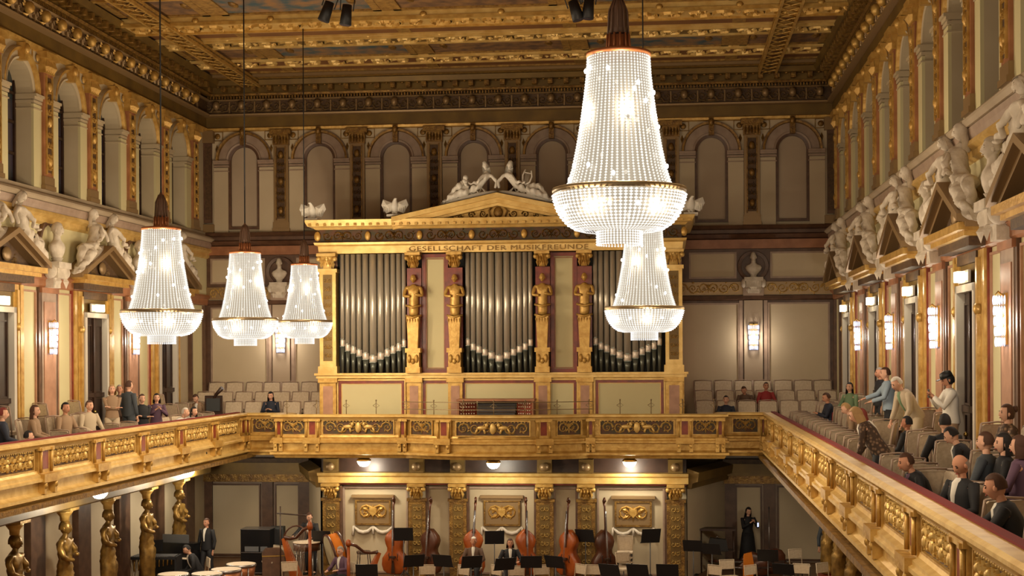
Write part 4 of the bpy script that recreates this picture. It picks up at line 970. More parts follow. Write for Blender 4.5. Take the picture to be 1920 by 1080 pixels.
# pipes: eleven in each field, mouths on a V
DIA = [.125, .14, .15, .155, .185, .215, .185, .155, .15, .14, .125]; MZ = [8.40, 8.27, 8.2, 8.12, 8.03, 7.95, 8.03, 8.12, 8.2, 8.27, 8.38]
for bx, bw in ((-3.52, 1.86), (0, 1.86), (3.52, 1.86)):
    gap = (bw-sum(DIA))/10; x = bx-bw/2
    for i, dd in enumerate(DIA):
        c = x+dd/2; x += dd+gap; r = dd/2; z = MZ[i]; b = MB()
        b.m(0); b.tube([(c, -.02, z+.1), (c, -.02, 10.86)], r, 14); p = b.build('pipe', 'silver'); me = p.data; bpy.data.objects.remove(p)
        b = MB(); b.m(0); b.tube([(c, -.02, z+.09), (c, -.02, 10.86)], r, 14); b.m(1); b.tube([(c, -.02, 7.56), (c, -.02, z-.09)], [r*.5, r*1.0], 14)
        b.m(2); b.tube([(c, -.02, z-.09), (c, -.02, z-.075), (c, -.02, z+.075), (c, -.02, z+.09)], [r*.98, r*1.05, r*1.05, r*.98], 14)
        b.m(1); b.box(c-r*.85, c+r*.85, r*.55, r*1.08, z-.105, z-.085); b.box(c-r*.5, c+r*.5, r*.7, r*1.0, z+.09, z+.115)
        W(b, 'pipe', ['silver', 'silverdark', 'silvermouth'])
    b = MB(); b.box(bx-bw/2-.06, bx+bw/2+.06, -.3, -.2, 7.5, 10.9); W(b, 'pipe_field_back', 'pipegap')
# entablature
EP = [(5.1, YF+3.7), (5.1, YF), (-5.1, YF), (-5.1, YF+3.7)]
EP = EP[::-1]; EP = [(5.1, 43.3), (5.1, YF), (-5.1, YF), (-5.1, 43.3)]
def ent(prof, nme, mt): 
    b = MB(); b.mould(prof, [(-4.9, 43.3), (-4.9, YF), (4.9, YF), (4.9, 43.3)]); b.v = b.v; b.build(nme, mt, org)
inv = lambda prof: [(-o, z) for o, z in prof]
ent(inv([(-.3, 10.88), (.12, 10.88), (.14, 11.08), (.22, 11.12), (.24, 11.18), (-.3, 11.18)]), 'architrave', 'goldlight')
ent(inv([(-.3, 11.18), (.1, 11.18), (.1, 11.54), (-.3, 11.54)]), 'frieze', 'orn_green')
ent(inv([(-.3, 11.54), (.2, 11.54), (.26, 11.6), (.38, 11.62), (.42, 11.7), (.46, 11.79), (-.3, 11.79)]), 'cornice', 'goldlight')
random.seed(41); b = MB(); b.m(0)
for i in range(7):
    x = -4.35+1.45*i; b.relief(1.15, .3, x, 11.36, .1, .05); b.m(1); b.ball((x+.72, .14, 11.36), (.09, .06, .13), 8, 5); b.m(0)
b.m(1); b.ball((-5.05, .14, 11.36), (.1, .06, .14), 8, 5)
for i in range(50): b.m(1); x = -5.2+10.4*i/49; b.box(x-.04, x+.04, .3, .44, 11.63, 11.69)
W(b, 'frieze_carving', ['golddark', 'gold'])
b = MB(); b.m(0)
for s in (-1, 1):
    for t0, t1, y1 in ((0, .13, .5), (.13, .26, .38), (.26, .33, .26)):
        q = [(s*2.9, 11.84), (0, 12.46)]; (x0, z0), (x1, z1) = q
        b.add([(x0,-.1,z0-t0),(x1,-.1,z1-t0),(x1,y1,z1-t0),(x0,y1,z0-t0),(x0,-.1,z0-t1),(x1,-.1,z1-t1),(x1,y1,z1-t1),(x0,y1,z0-t1)], [(0,1,2,3),(4,7,6,5),(3,2,6,7),(0,3,7,4),(0,4,5,1)])
W(b, 'pediment_moulding', ['goldlight'])
b = MB(); b.m(0); b.add([(-2.6,.02,11.79),(2.6,.02,11.79),(0,.02,12.3)], [(0,1,2)]); W(b, 'tympanum', ['gold'])
b = MB(); random.seed(44)
for s in (-1, 1): b.scroll(s*.42, 11.92, .12, s, 1, .025, .06, .04); b.scroll(s*.75, 11.9, .1, s, -1, .022, .06, .04); b.scroll(s*1.05, 11.87, .07, s, 1, .02, .05, .04); b.scroll(s*1.3, 11.85, .05, s, 1, .015, .05, .04); b.tube([(s*.2, .08, 11.84), (s*.26, .1, 12.0), (s*.16, .08, 12.12)], .025, 6)
b.ball((0, .08, 11.96), (.13, .07, .16), 10, 6); W(b, 'tympanum_carving', ['golddark'])
b = MB(); b.add([(-2.95,.5,11.845),(0,.5,12.47),(0,-.4,12.47),(-2.95,-.4,11.845)], [(0,1,2,3)]); b.add([(2.95,.5,11.845),(0,.5,12.47),(0,-.4,12.47),(2.95,-.4,11.845)], [(0,1,2,3)]); W(b, 'pediment_roof', ['bronze'])
fc = bpy.data.curves.new('inscription', 'FONT'); fc.body = 'GESELLSCHAFT DER MUSIKFREUNDE'; fc.size = .23; fc.align_x = 'CENTER'; fc.extrude = .01; fc.space_character = 1.1
o = bpy.data.objects.new('t', fc); COL.objects.link(o); bpy.context.view_layer.update(); dg = bpy.context.evaluated_depsgraph_get()
me = bpy.data.meshes.new_from_object(o.evaluated_get(dg)); bpy.data.objects.remove(o); me.materials.clear(); me.materials.append(M('ceilgold'))
xs = [v.co.x for v in me.vertices]; sc = 4.95/(max(xs)-min(xs))
o = ob('inscription', me, org, (0, YF-.15, 10.92)); o.rotation_euler = (PI/2, 0, 0); o.scale = (sc, .82, 1)
# sculpture on the organ
for i, s in enumerate((-1, 1)):
    o = rc0.copy(); COL.objects.link(o); o.name = 'reclining_figure'; o.location = (s*.62, YF-.12, 12.36); o.scale = (.8, .8, .8)
    o.rotation_euler = (0, R(12), 0 if s > 0 else PI); o.scale = (.8, -.8 if s > 0 else .8, .8); o.material_slots[0].link = 'OBJECT'; o.material_slots[0].material = M('white')
    tag(o, 'white reclining figure on the organ pediment, %s of the apex' % ('left' if s < 0 else 'right, with a lyre'), 'statue', 'figures on the organ pediment')
    if s > 0:
        l = MB(); l.tube([(0, 0, 0), (-.12, 0, .1), (-.16, 0, .3), (-.1, 0, .5)], .03, 6); l.tube([(0, 0, 0), (.12, 0, .1), (.16, 0, .3), (.1, 0, .5)], .03, 6); l.tube([(-.13, 0, .4), (.13, 0, .4)], .02, 6)
        for q in range(4): l.tube([(-.06+.04*q, 0, .05), (-.06+.04*q, 0, .4)], .006, 4)
        l.build('lyre', 'white', o, (.1, .1, .45))
    else:
        l = MB(); 
        for q in range(9): l.ball((random.uniform(-.2, .2), random.uniform(-.1, .1), random.uniform(0, .4)), random.uniform(.06, .12), 7, 5)
        l.build('putti_group', 'white', o, (.3, .1, .4))
def eagle(nm, lb, x, z, y=YF-.1, flip=1):
    b = MB(); b.m(0); b.box(-.2, .2, -.2, .2, 0, .08)
    vs, fs = skin([(0,0,.22,.12,.11), (0,.0,.4,.14,.12), (.02*flip,.05,.56,.06,.06), (.04*flip,.09,.64,.055,.055), (.1*flip,.12,.62,.02,.02), (0,-.12,.12,.06,.03)], [(0,1),(1,2),(2,3),(3,4),(0,5)], 1); b.add(vs, fs, True)
    for s in (-1, 1):
        b.add([(s*.08,0,.5),(s*.34,-.02,.62),(s*.4,-.04,.42),(s*.26,-.05,.14),(s*.1,0,.2),(s*.22,.08,.42)], [(0,1,5),(1,2,5),(2,3,5),(3,4,5),(4,0,5),(0,4,3),(0,3,2),(0,2,1)])
        for q in range(4): b.leaf(s*(.16+.05*q), .44, -PI/2, .28, .03, .05, .0)
        b.cyl((s*.05, 0, .08), (s*.05, 0, .2), .03, n=6)
    o = b.build('stone_eagle', 'white', None, (x, y, z), PI); tag(o, lb, 'statue', 'eagles on the organ cornice'); o.scale = (.95, 1, .8)
eagle('e', 'white eagle on the far left corner of the organ cornice', -5.2, 11.79); eagle('e', 'white eagle at the left foot of the organ pediment', -2.88, 11.87, flip=-1)
eagle('e', 'white eagle on the right corner of the organ cornice, beside the big chandelier', 5.25, 11.79, flip=-1)
eagle('e', 'white eagle at the right foot of the organ pediment, behind the big chandelier', 2.88, 11.87)
# organ console on the choir balcony
r = thing('organ_console', 'dark organ console with stacked keyboards standing before the organ', 'organ console', (0, 38.95, 5.5), PI)
MB().box(-1.03, 1.03, -.3, .3, 0, .8).build('cabinet', 'darkwood', r)
b = MB(); b.box(-1.05, 1.05, -.34, .36, 1.3, 1.36); b.box(-1.03, -.98, -.3, .34, .8, 1.3); b.box(.98, 1.03, -.3, .34, .8, 1.3); b.build('canopy', 'orange', r)
for s in (-1, 1):
    b = MB(); b.m(0); b.add([(s*.55,.0,.8),(s*.98,.3,.8),(s*.98,.3,1.3),(s*.55,.0,1.3)], [(0,1,2,3)]); b.m(1)
    for i in range(5):
        for k in range(6): u = (k+.5)/6; b.ball((s*(.58+.38*u), .03+.28*u, .87+.09*i), (.022, .022, .022), 6, 4)
    b.build('stop_jamb', ['redmarble', 'drumskin'], r)
b = MB(); b.m(0)
for i in range(5): b.box(-.52, .52, -.25+.0, .22-.07*i, .82+.08*i, .87+.08*i); b.m(1); b.box(-.5, .5, .12-.07*i, .225-.07*i, .87+.08*i, .885+.08*i); b.m(0)
b.box(-.55, .55, -.3, -.22, 1.2, 1.3); b.build('keyboards', ['darkwood', 'grey'], r)
# ================================================================== LOWER STOREY BELOW THE ORGAN
YL = 39.9
b = MB(); b.m(0); b.box(-5.1, 5.1, YL+.2, YL+.5, FLOOR, 5.2); struct(b, 'wall_stage', 'plaster')
b = MB(); b.m(0); b.mould(inv([(-.25, 4.49), (.1, 4.49), (.12, 4.66), (.22, 4.7), (.26, 4.78), (-.25, 4.79)]), [(-5.15, YL), (5.15, YL)])
b.m(1); b.box(-5.1, 5.1, YL-.02, YL+.2, 4.44, 4.49); b.m(2); b.box(-5.1, 5.1, YL+.1, YL+.2, 4.79, 5.18)
for x in (-4.8, -2.36, -1.21, 1.21, 2.36, 4.8): b.m(3); b.box(x-.2, x+.2, YL-.12, YL+.15, 4.79, 5.16); b.m(4); b.ball((x, YL-.16, 4.95), (.13, .1, .12), 8, 5)
trim(b, ['goldlight', 'redmarble', 'darkwood', 'olive', 'bronze'])
random.seed(52)
for x in (-4.8, -2.36, -1.21, 1.21, 2.36, 4.8):
    b = MB(); b.m(0); b.box(x-.24, x+.24, -.2, .05, FLOOR, 4.05); b.m(1); b.box(x-.14, x+.14, .05, .06, FLOOR+.3, 3.9); b.m(2); b.relief(.25, 1.9, x, 2.95, .06, .035)
    b.m(0); b.box(x-.28, x+.28, -.2, .08, 3.98, 4.06); b.m(3); capital(b, x, 4.06, .36, -.02); b.m(4); b.box(x-.3, x-.24, -.3, 0, FLOOR, 4.4) if x > 0 else b.box(x+.24, x+.3, -.3, 0, FLOOR, 4.4)
    b.xf(lambda a, yy, z: (a, YL-yy, z)); trim(b, ['golddark', 'olive', 'goldorn', 'gold', 'brown'])
for x0, x1 in ((-4.45, -2.7), (-2.05, -1.5), (-.9, .9), (1.5, 2.05), (2.7, 4.45)):
    b = MB(); frame_rect(b, x0, x1, FLOOR+.1, 4.32, .05, YL+.14, YL+.2); trim(b, 'mauve')
random.seed(55)
for x, nm in ((-3.64, 'left'), (0, 'middle'), (3.64, 'right')):
    r = thing('relief_plaque', 'gilded coat of arms plaque with a stucco garland below the organ, %s of three' % nm, 'plaque', (x, YL+.2, 0), PI, 'plaques on the stage wall')
    b = MB(); b.m(0); b.box(-.5, .5, .0, .06, 3.28, 4.0); b.box(-.6, .6, 0, .16, 4.06, 4.14); b.box(-.55, .55, 0, .11, 4.0, 4.06); b.build('tablet', 'bronze', r)
    b = MB(); frame_rect(b, -.46, .46, 3.34, 3.96, .05, .06, .1); b.build('frame', 'golddark', r)
    b = MB(); b.relief(.85, .5, 0, 3.65, .06, .06); b.prism([(-.12, 3.8), (-.12, 3.62), (0, 3.5), (.12, 3.62), (.12, 3.8)], .06, .12, .8); b.leaf(.12, 3.7, .4, .24, .09, .06, .06); b.leaf(-.12, 3.7, PI-.4, .24, .09, .06, .06); b.leaf(.1, 3.6, -.5, .22, .07, .05, .06); b.leaf(-.1, 3.6, PI+.5, .22, .07, .05, .06)
    b.build('coat_of_arms', 'gold', r)
    b = MB()
    for s in (-1, 1): b.tube([(s*.56, .05, 3.26), (s*.42, .07, 3.12), (s*.28, .07, 3.08), (s*.14, .07, 3.12), (0, .05, 3.26)], [.03, .05, .06, .05, .03], 7); b.tube([(s*.56, .05, 3.26), (s*.58, .06, 3.0)], [.03, .04], 6)
    b.tube([(0, .05, 3.26), (0, .06, 3.04)], [.03, .04], 6); b.build('garland', 'stucco', r)
def dome(lb, x, y, z):
    r = thing('ceiling_lamp', lb, 'ceiling lamp', (x, y, z), 0, 'dome lamps under the balconies')
    b = MB(); b.lathe([(.2, 0), (.2, .04), (.12, .1)], n=20); b.build('lamp_mount', 'brass', r)
    b = MB(); b.lathe([(.02, -.16), (.1, -.14), (.16, -.08), (.19, 0)], n=20, cap=False); b.build('crystal_dome', 'globe', r)
    lamp('dome_light', (0, 0, -.3), 75, .12, (1, .9, .7), r)
dome('dome lamp under the choir balcony, left of three', -3.74, 39.3, 5.14); dome('dome lamp under the middle of the choir balcony', -.07, 38.7, 5.14); dome('dome lamp under the choir balcony, right of three', 3.57, 39.3, 5.14)
dome('dome lamp under the far end of the left gallery', -7.75, 36.35, 5.1); dome('dome lamp in the left rear corner under the gallery', -8.2, 38.9, 5.1)
dome('dome lamp under the far end of the right gallery', 7.9, 36.35, 5.1); dome('dome lamp added under the left gallery to brighten the caryatids', -7.75, 30.5, 5.1)  # right lamp is unseen; left lamp is added to brighten the space under the gallery
# gilt caryatids
cf = statue_mb('stand', 9)
def caryatid():
    r = thing('caryatid', 'x', 'caryatid', group='gilt caryatids under the galleries')
    b = MB(); b.v, b.f, b.sm, b.mi = list(cf.v), list(cf.f), list(cf.sm), list(cf.mi); b.xf(lambda x, y, z: (x*1.12, y*1.12, z*1.1+.3)); b.build('figure', 'caryatid_gold', r)
    b = MB(); b.box(-.3, .3, -.3, .3, 0, .35); b.build('plinth', 'redmarble', r)
    b = MB(); b.lathe([(.1, 2.5), (.11, 2.6), (.17, 2.68), (.19, 2.72), (.14, 2.74)], n=14); b.box(-.24, .24, -.24, .24, 2.74, 2.8); b.build('cushion_capital', 'gold', r); return r
c0 = caryatid()
for i, y in enumerate((28.6, 31.1, 33.6, 36.2, 38.7)):
    lb = 'gilt caryatid with folded arms under the left gallery, %s' % ('nearest the camera' if i == 0 else 'nearest the back wall' if i == 4 else ORD[i]+' from the left edge')
    if i == 0: c0.location = (-8.8, y, FLOOR-.02); c0.rotation_euler[2] = LRZ; c0['label'] = lb
    else: dup(c0, (-8.8, y, FLOOR-.02), LRZ, lb)
for i, y in enumerate((33.6, 36.2, 38.7)): dup(c0, (8.8, y, FLOOR-.02), RRZ, 'gilt caryatid under the right gallery, %s from the back wall' % ORD[2-i])
# spotlights by the ceiling
def spot():
    r = thing('stage_spotlight', 'x', 'spotlight', group='spotlights hanging from the ceiling')
    b = MB(); b.tube([(0, 0, .12), (0, 0, -.3)], [.1, .13], 12); b.build('housing', 'black', r); MB().cyl((0, 0, -.3), (0, 0, -.31), .11, n=12).build('lens', 'glassdark', r)
    b = MB(); b.tube([(-.14, 0, 0), (-.15, 0, .3), (.15, 0, .3), (.14, 0, 0)], .015, 5); b.tube([(0, 0, .3), (0, 0, 2.2)], .012, 5); b.build('yoke', 'black', r); return r
sp = spot(); k = 0
for px, py, a, lb in ((615, 14, .35, 'black spotlight high on the left, tilted, left of the pair'), (650, 20, .1, 'black spotlight high on the left, right of the pair'), (1077, 12, -.3, 'black spotlight beside the big chandelier stem, left of the pair'), (1104, 8, .1, 'black spotlight beside the big chandelier stem, right of the pair')):
    p = U(px, py, Y=30.0)
    if k == 0: sp.location = p; sp['label'] = lb; sp.rotation_euler[1] = a
    else: q = dup(sp, p, 0, lb); q.rotation_euler[1] = a
    k += 1
# ================================================================== CHAIRS
def gchair():
    r = thing('gallery_chair', 'x', 'chair')
    b = MB(); b.prism([(-.23, .40), (.23, .40), (.25, .47), (-.25, .47)], -.22, .24); b.build('seat', 'seatfab', r)
    b = MB(); n = 8; vs = []
    for (y, z, w_) in ((-.20, .5, .21), (-.25, .75, .24), (-.29, .96, .235), (-.30, .985, .20)): vs += [(-w_, y, z), (w_, y, z), (w_, y-.05, z), (-w_, y-.05, z)]
    b.add(vs, [(i*4+j, i*4+(j+1)%4, (i+1)*4+(j+1)%4, (i+1)*4+j) for i in range(3) for j in range(4)]+[(0,3,2,1), (12,13,14,15)]); b.build('backrest', 'seatfab', r)
    b = MB()
    for s in (-1, 1): b.tube([(s*.24, -.24, .42), (s*.265, -.29, .78), (s*.255, -.33, 1.0)], .017, 5)
    b.tube([(-.255, -.33, 1.0), (0, -.335, 1.02), (.255, -.33, 1.0)], .014, 5); b.build('back_frame', 'mauve', r)
    l = None
    for sx in (-1, 1):
        for sy in (-1, 1):
            if l is None: l = MB().cyl((0, 0, 0), (0, 0, .41), .016, .022, 6).build('leg', 'darkwood', r, (sx*.2, sy*.19, 0))
            else: q = l.copy(); q.parent = r; q.location = (sx*.2, sy*.19, 0); COL.objects.link(q)
    return r
ORD += 'seventeenth eighteenth nineteenth twentieth twenty-first twenty-second twenty-third twenty-fourth twenty-fifth twenty-sixth twenty-seventh twenty-eighth twenty-ninth thirtieth thirty-first thirty-second thirty-third thirty-fourth'.split()
gc = gchair(); gk = [0]
def put_chair(loc, rz, lb, grp):
    if gk[0] == 0: gc.location = loc; gc.rotation_euler[2] = rz; gc['label'] = lb; gc['group'] = grp
    else: dup(gc, loc, rz, lb, grp)
    gk[0] += 1
ROWN = ['front', 'middle', 'back']; TIERS = [(7.92, 5.5), (8.62, 5.75), (9.22, 6.0)]
OCC = []; SEATS = []   # places (x, y) left free of chairs, where people stand
def side_chairs():
    for s, nm in ((-1, 'left'), (1, 'right')):
        for ri, (x, z) in enumerate(TIERS):
            y = 39.2; k = 0
            if ri == 2: y = 38.9
            while y > (13 if s > 0 else 27.5):
                if all(math.hypot(s*x-a, y-c) > .5 for a, c in OCC):
                    put_chair((s*x, y, z+.002), (R(20)+random.uniform(-.08, .08) if s > 0 else R(-24)+random.uniform(-.08, .08)), 'beige padded chair in the %s row of the %s gallery, %s from the organ end' % (ROWN[ri], nm, ORD[min(k, len(ORD)-1)]), 'padded chairs in the %s gallery' % nm); k += 1
                y -= .98 if ri < 2 else 1.9
def taken_chairs():
    for i, (x, y, z, rz, nm) in enumerate(SEATS):
        n = [q for q in SEATS if q[4] == nm]; n.sort(key=lambda q: -q[1]); k = n.index((x, y, z, rz, nm))
        put_chair((x, y, z), rz, 'occupied padded chair in the %s gallery, under the %s seated person from the organ' % (nm, ORD[k]), 'padded chairs in the %s gallery' % nm)
def choir_chairs():
    for s, nm in ((-1, 'left'), (1, 'right')):
        for ri, (y, z) in enumerate(((40.85, 5.72), (41.85, 5.98), (42.9, 6.25))):
            for k in range(7):
                x = s*(5.65+.58*k)
                put_chair((x, y, z+.002), PI+random.uniform(-.08, .08), 'beige padded chair %s of the organ, %s choir row, %s from the organ' % (nm, ROWN[ri], ORD[k]), 'padded chairs beside the organ on the %s' % nm)
# ================================================================== AUDIENCE
def look(dx, dy): return math.atan2(-dx, dy)
POSES = dict(sit=dict(sit=True), sitlean=dict(sit=True, lean=.45, hl=(-.12, .32, .12), hr=(.12, .32, .12)), sitphone=dict(sit=True, lean=.12, hl=(-.06, .3, .3), hr=(.06, .3, .3)),
    sitarm=dict(sit=True, lean=.3, hl=(-.1, .4, .35), hr=(.2, .5, .4)), stand=dict(), stand2=dict(step=.5), cross=dict(hl=(.1, .2, .22), hr=(-.1, .2, .2)), phone=dict(lean=.05, hl=(-.05, .28, .4), hr=(.06, .28, .38)),
    bend=dict(lean=.55, hl=(-.15, .35, .05), hr=(.15, .4, .1)), reach=dict(lean=.1, hl=(-.2, .35, .15), hr=(.3, .45, .2)), play=dict(sit=True, lean=.1, hl=(-.2, .4, .25), hr=(.2, .35, .2)))
RG = 'audience in the right gallery'; LG = 'audience in the left gallery'
A = R(52)
def G(px, py, row, sit, key, rz, label, hs='short', female=False, legs='trousers', topk='shirt', **kw):
    bp = dict(female=female, legs=legs, top=topk)
    pose = POSES[key]; side = kw.pop('side', 1); X = kw.pop('X', None); yw = kw.pop('yaw', 0); pt = kw.pop('pitch', 0); colr = {k: kw.pop(k) for k in list(kw) if k in ('top_c', 'lower_c')}
    x0, z = TIERS[row]; x = side*(X or x0); p = U(px, py, X=x)
    OCC.append((x, p.y))
    if sit: SEATS.append((x, p.y, z+.002, rz, 'left' if side < 0 else 'right'))
    return person2(key, pose, (x, p.y, z+.003), rz, label, hs, yw, pt, bp, colr.get('top_c', 'c_black'), colr.get('lower_c', 'c_black'), kw)
def person2(key, pose, loc, rz, label, hs, yaw, pitch, bp, topc, lowc, kw):
    kk = key+hs+str(sorted(bp.items()))+'%.1f%.1f' % (yaw, pitch)+str(sorted((k, str(v)) for k, v in pose.items()))
    if kk not in TEMPL:
        parts = body_parts(joints(**pose), hair=hs, yaw=yaw, pitch=pitch, **bp); T = {}
        for nme, mb in parts.items(): T[nme] = tmp(mb, {'body': ['skin_a', 'eye', 'lip']}.get(nme, 'c_black'))
        TEMPL[kk] = T
    T = TEMPL[kk]; b = ob('person', T['body'], None, loc, rz); sc = kw.get('scale', 1); b.scale = (sc,)*3
    def sm(o, i, mm): o.material_slots[i].link = 'OBJECT'; o.material_slots[i].material = M(mm)
    sm(b, 0, kw.get('skin', 'skin_a')); tag(b, label, 'person', kw.get('group'))
    if bp.get('top') == 'shirt' or 'top' not in bp: nmt = 'blouse' if bp.get('female') else 'shirt'
    else: nmt = 'jacket'
    for k, nm, mm in (('hair', 'hat' if hs == 'cap' else 'hair', kw.get('hair', 'hair_brown')), ('top', nmt, topc), ('shirt', 'shirt_front', kw.get('shirt', 'c_white')), ('lower', 'skirt' if bp.get('legs') == 'skirt' else 'trousers', lowc), ('shoe', 'shoes', kw.get('shoe', 'shoe'))):
        if k in T: o = ob(nm, T[k], b); sm(o, 0, mm)
    return b
G(1557, 738, 1, True, 'sitphone', R(95), 'person in a black jacket, hand raised to the face, near the choir', top_c='c_navy', lower_c='c_slate', skin='skin_b', pitch=.3, group=RG)
G(1594, 722, 2, True, 'sit', R(130), 'woman with long dark hair and a green top in the right gallery', 'long', True, top_c='c_green', lower_c='c_red', hair='hair_black', X=9.1, group=RG, yaw=.3)
G(1614, 752, 1, True, 'sitlean', R(80), 'person in tan clothes looking down, beside the woman in green', top_c='c_tan', lower_c='c_beige', hair='hair_blond', pitch=.5, group=RG)
G(1646, 758, 1, True, 'sitlean', R(75), 'woman in a white striped blouse leaning forward in the right gallery', 'bob', True, top_c='c_white', lower_c='c_brown', hair='hair_red', pitch=.2, group=RG, X=8.5)
G(1668, 708, 2, False, 'reach', R(85), 'tall man in a light blue shirt and black trousers standing by the wall', top_c='c_blue', lower_c='c_black', hair='hair_brown', group=RG, X=9.0, yaw=.2, scale=1.02)
G(1651, 722, 2, False, 'stand', R(100), 'man in black standing behind the man in the light blue shirt', top_c='c_black', lower_c='c_black', hair='hair_grey', skin='skin_b', group=RG, X=9.25)
G(1650, 800, 0, False, 'bend', R(72), 'person in a leopard print coat leaning over the right balustrade', 'bob', True, topk='coat', top_c='c_leopard', lower_c='c_black', hair='hair_blond', group=RG, pitch=.4, scale=1.04)
G(1716, 742, 2, False, 'bend', R(110), 'white haired person in a cream jacket and pale green shirt bending forward', topk='coat', top_c='c_beige', lower_c='c_beige', shirt='c_green', hair='hair_white', group=RG, X=8.95, pitch=.5)
G(1783, 712, 2, False, 'phone', R(95), 'man in a black cap and white shirt standing with a phone', 'cap', top_c='c_white', lower_c='c_tan', hair='black', group=RG, X=9.15, pitch=.4, skin='skin_b')
G(1702, 776, 1, True, 'sit', R(60), 'small dark-haired person in black between the blue shirt and the bending person', top_c='c_black', lower_c='c_black', hair='hair_black', group=RG, scale=.92, skin='skin_c')
G(1772, 780, 1, True, 'sit', R(10), 'person in a black jacket seen from behind below the man in the cap', top_c='c_black', lower_c='c_black', hair='hair_black', group=RG, scale=1.05)
G(1826, 788, 1, True, 'sitlean', R(70), 'man in a black suit with bowed head, right of the man in the cap', top_c='c_black', lower_c='c_black', hair='hair_black', group=RG, pitch=.5, X=8.8, topk='coat')
G(1890, 760, 2, True, 'sit', R(100), 'woman with dark upswept hair and patterned scarf near the right edge', 'bun', True, top_c='c_leopard', lower_c='c_brown', hair='hair_brown', group=RG, X=9.2)
G(1884, 798, 1, True, 'sit', R(85), 'woman with dark hair and black top looking left at the right edge', 'bob', True, top_c='c_black', lower_c='c_black', hair='hair_black', group=RG, X=8.55, yaw=.2)
G(1742, 852, 0, True, 'sitlean', R(100), 'man in a dark jacket and brown hair in the front row of the right gallery', topk='coat', top_c='c_black', lower_c='c_black', shirt='c_purple', hair='hair_brown', group=RG, pitch=.2, skin='skin_b')
G(1804, 862, 0, True, 'sit', R(120), 'bald man in a black suit and open white shirt looking down', 'bald', topk='coat', top_c='c_black', lower_c='c_black', hair='hair_grey', group=RG, pitch=.45, skin='skin_b', scale=1.04)
G(1912, 925, 0, True, 'sitarm', R(75), 'person in black at the lower right corner reaching to the balustrade', topk='coat', top_c='c_black', lower_c='c_black', hair='hair_brown', group=RG, pitch=.2, scale=1.05, X=7.95, skin='skin_b')
G(1914, 850, 1, True, 'sit', R(60), 'person in purple clothes cut by the right edge', 'bob', True, top_c='c_purple', lower_c='c_purple', hair='hair_brown', group=RG)
G(1850, 812, 1, True, 'sit', R(60), 'person in a grey jacket behind the bald man', top_c='c_slate', lower_c='c_slate', hair='hair_brown', group=RG, X=8.4)
# left gallery
L = -1
G(4, 778, 1, True, 'sit', R(-60), 'person in a navy jacket cut by the left edge', side=L, top_c='c_navy', lower_c='c_navy', hair='hair_red', group=LG, X=8.2)
G(26, 798, 0, True, 'sitlean', R(-60), 'small dark-haired person bending down by the left edge', side=L, top_c='c_slate', lower_c='c_navy', hair='hair_black', group=LG, scale=.9)
G(64, 780, 1, True, 'sit', R(-75), 'woman with long curly brown hair and tan top in the left gallery', 'long', True, side=L, top_c='c_tan', lower_c='c_slate', hair='hair_brown', group=LG, yaw=-.3, X=8.25)
G(122, 768, 1, True, 'sit', R(-110), 'man with black hair and a brown shirt in the left gallery', side=L, top_c='c_tan', lower_c='c_brown', hair='hair_black', skin='skin_b', group=LG, X=8.3)
G(167, 768, 1, True, 'sit', R(-120), 'person in a pale shirt and dark trousers turned to the hall', side=L, top_c='c_beige', lower_c='c_black', hair='hair_brown', group=LG, X=8.35)
G(210, 728, 1, False, 'cross', R(-150), 'woman with short fair hair and brown cardigan standing in the left gallery', 'bob', True, side=L, top_c='c_tan', lower_c='c_beige', hair='hair_blond', group=LG, scale=.95, X=8.6)
G(224, 730, 1, False, 'stand', R(-160), 'red-faced person in a brown jacket between two standing people', side=L, top_c='c_brown', lower_c='c_brown', hair='hair_grey', skin='skin_b', group=LG, scale=.93, X=9.0)
G(241, 716, 1, False, 'stand', R(-30), 'man in a long slate coat standing with his back to the hall', side=L, topk='coat', top_c='c_slate', lower_c='c_slate', hair='hair_brown', group=LG, X=8.4)
G(266, 740, 0, False, 'cross', R(-140), 'man in black with a bag strap beside the man in the slate coat', side=L, top_c='c_black', lower_c='c_black', hair='hair_brown', group=LG, scale=.95, X=8.2)
G(293, 735, 0, False, 'phone', R(-150), 'woman in a pink patterned blouse holding something, left gallery', 'bob', True, side=L, top_c='c_purple', lower_c='c_mauve', hair='hair_black', group=LG, scale=.95, X=8.1)
G(328, 768, 0, True, 'sitlean', R(-100), 'white haired person bent forward behind the left balustrade', side=L, top_c='c_white', lower_c='c_beige', hair='hair_white', group=LG, X=7.9)
G(349, 770, 0, True, 'sitlean', R(-120), 'woman with black hair and white top behind the left balustrade', 'bob', True, side=L, top_c='c_white', lower_c='c_black', hair='hair_black', group=LG, X=7.85)
def at_choir(px, Y, z, key, rz, lb, hs='short', female=False, topk='shirt', topc='c_black', lowc='c_black', yaw=0, pitch=0, legs='trousers', **kw):
    p = U(px, 700, Y=Y); return person2(key, POSES[key], (p.x, Y, z+.003), rz, lb, hs, yaw, pitch, dict(female=female, legs=legs, top=topk), topc, lowc, kw)
at_choir(376, 41.0, 5.72, 'sitlean', R(170), 'hunched person in a tan coat in the left corner by the choir', topk='coat', topc='c_tan', lowc='c_tan', hair='hair_brown', pitch=.5, group=LG)
at_choir(509, 40.85, 5.72, 'sitphone', R(180), 'woman with long dark hair seated alone left of the organ', 'long', True, topc='c_navy', lowc='c_black', hair='hair_black', pitch=.2)
CG = 'audience right of the organ'
at_choir(1361, 40.9, 5.6, 'sit', R(175), 'dark-haired person in a black jacket right of the organ', topc='c_navy', hair='hair_black', group=CG, scale=.97)
at_choir(1400, 41.85, 5.98, 'sitlean', R(160), 'person in brown clothes looking down right of the organ', topc='c_brown', lowc='c_brown', hair='hair_brown', pitch=.4, group=CG, skin='skin_b', scale=.92)
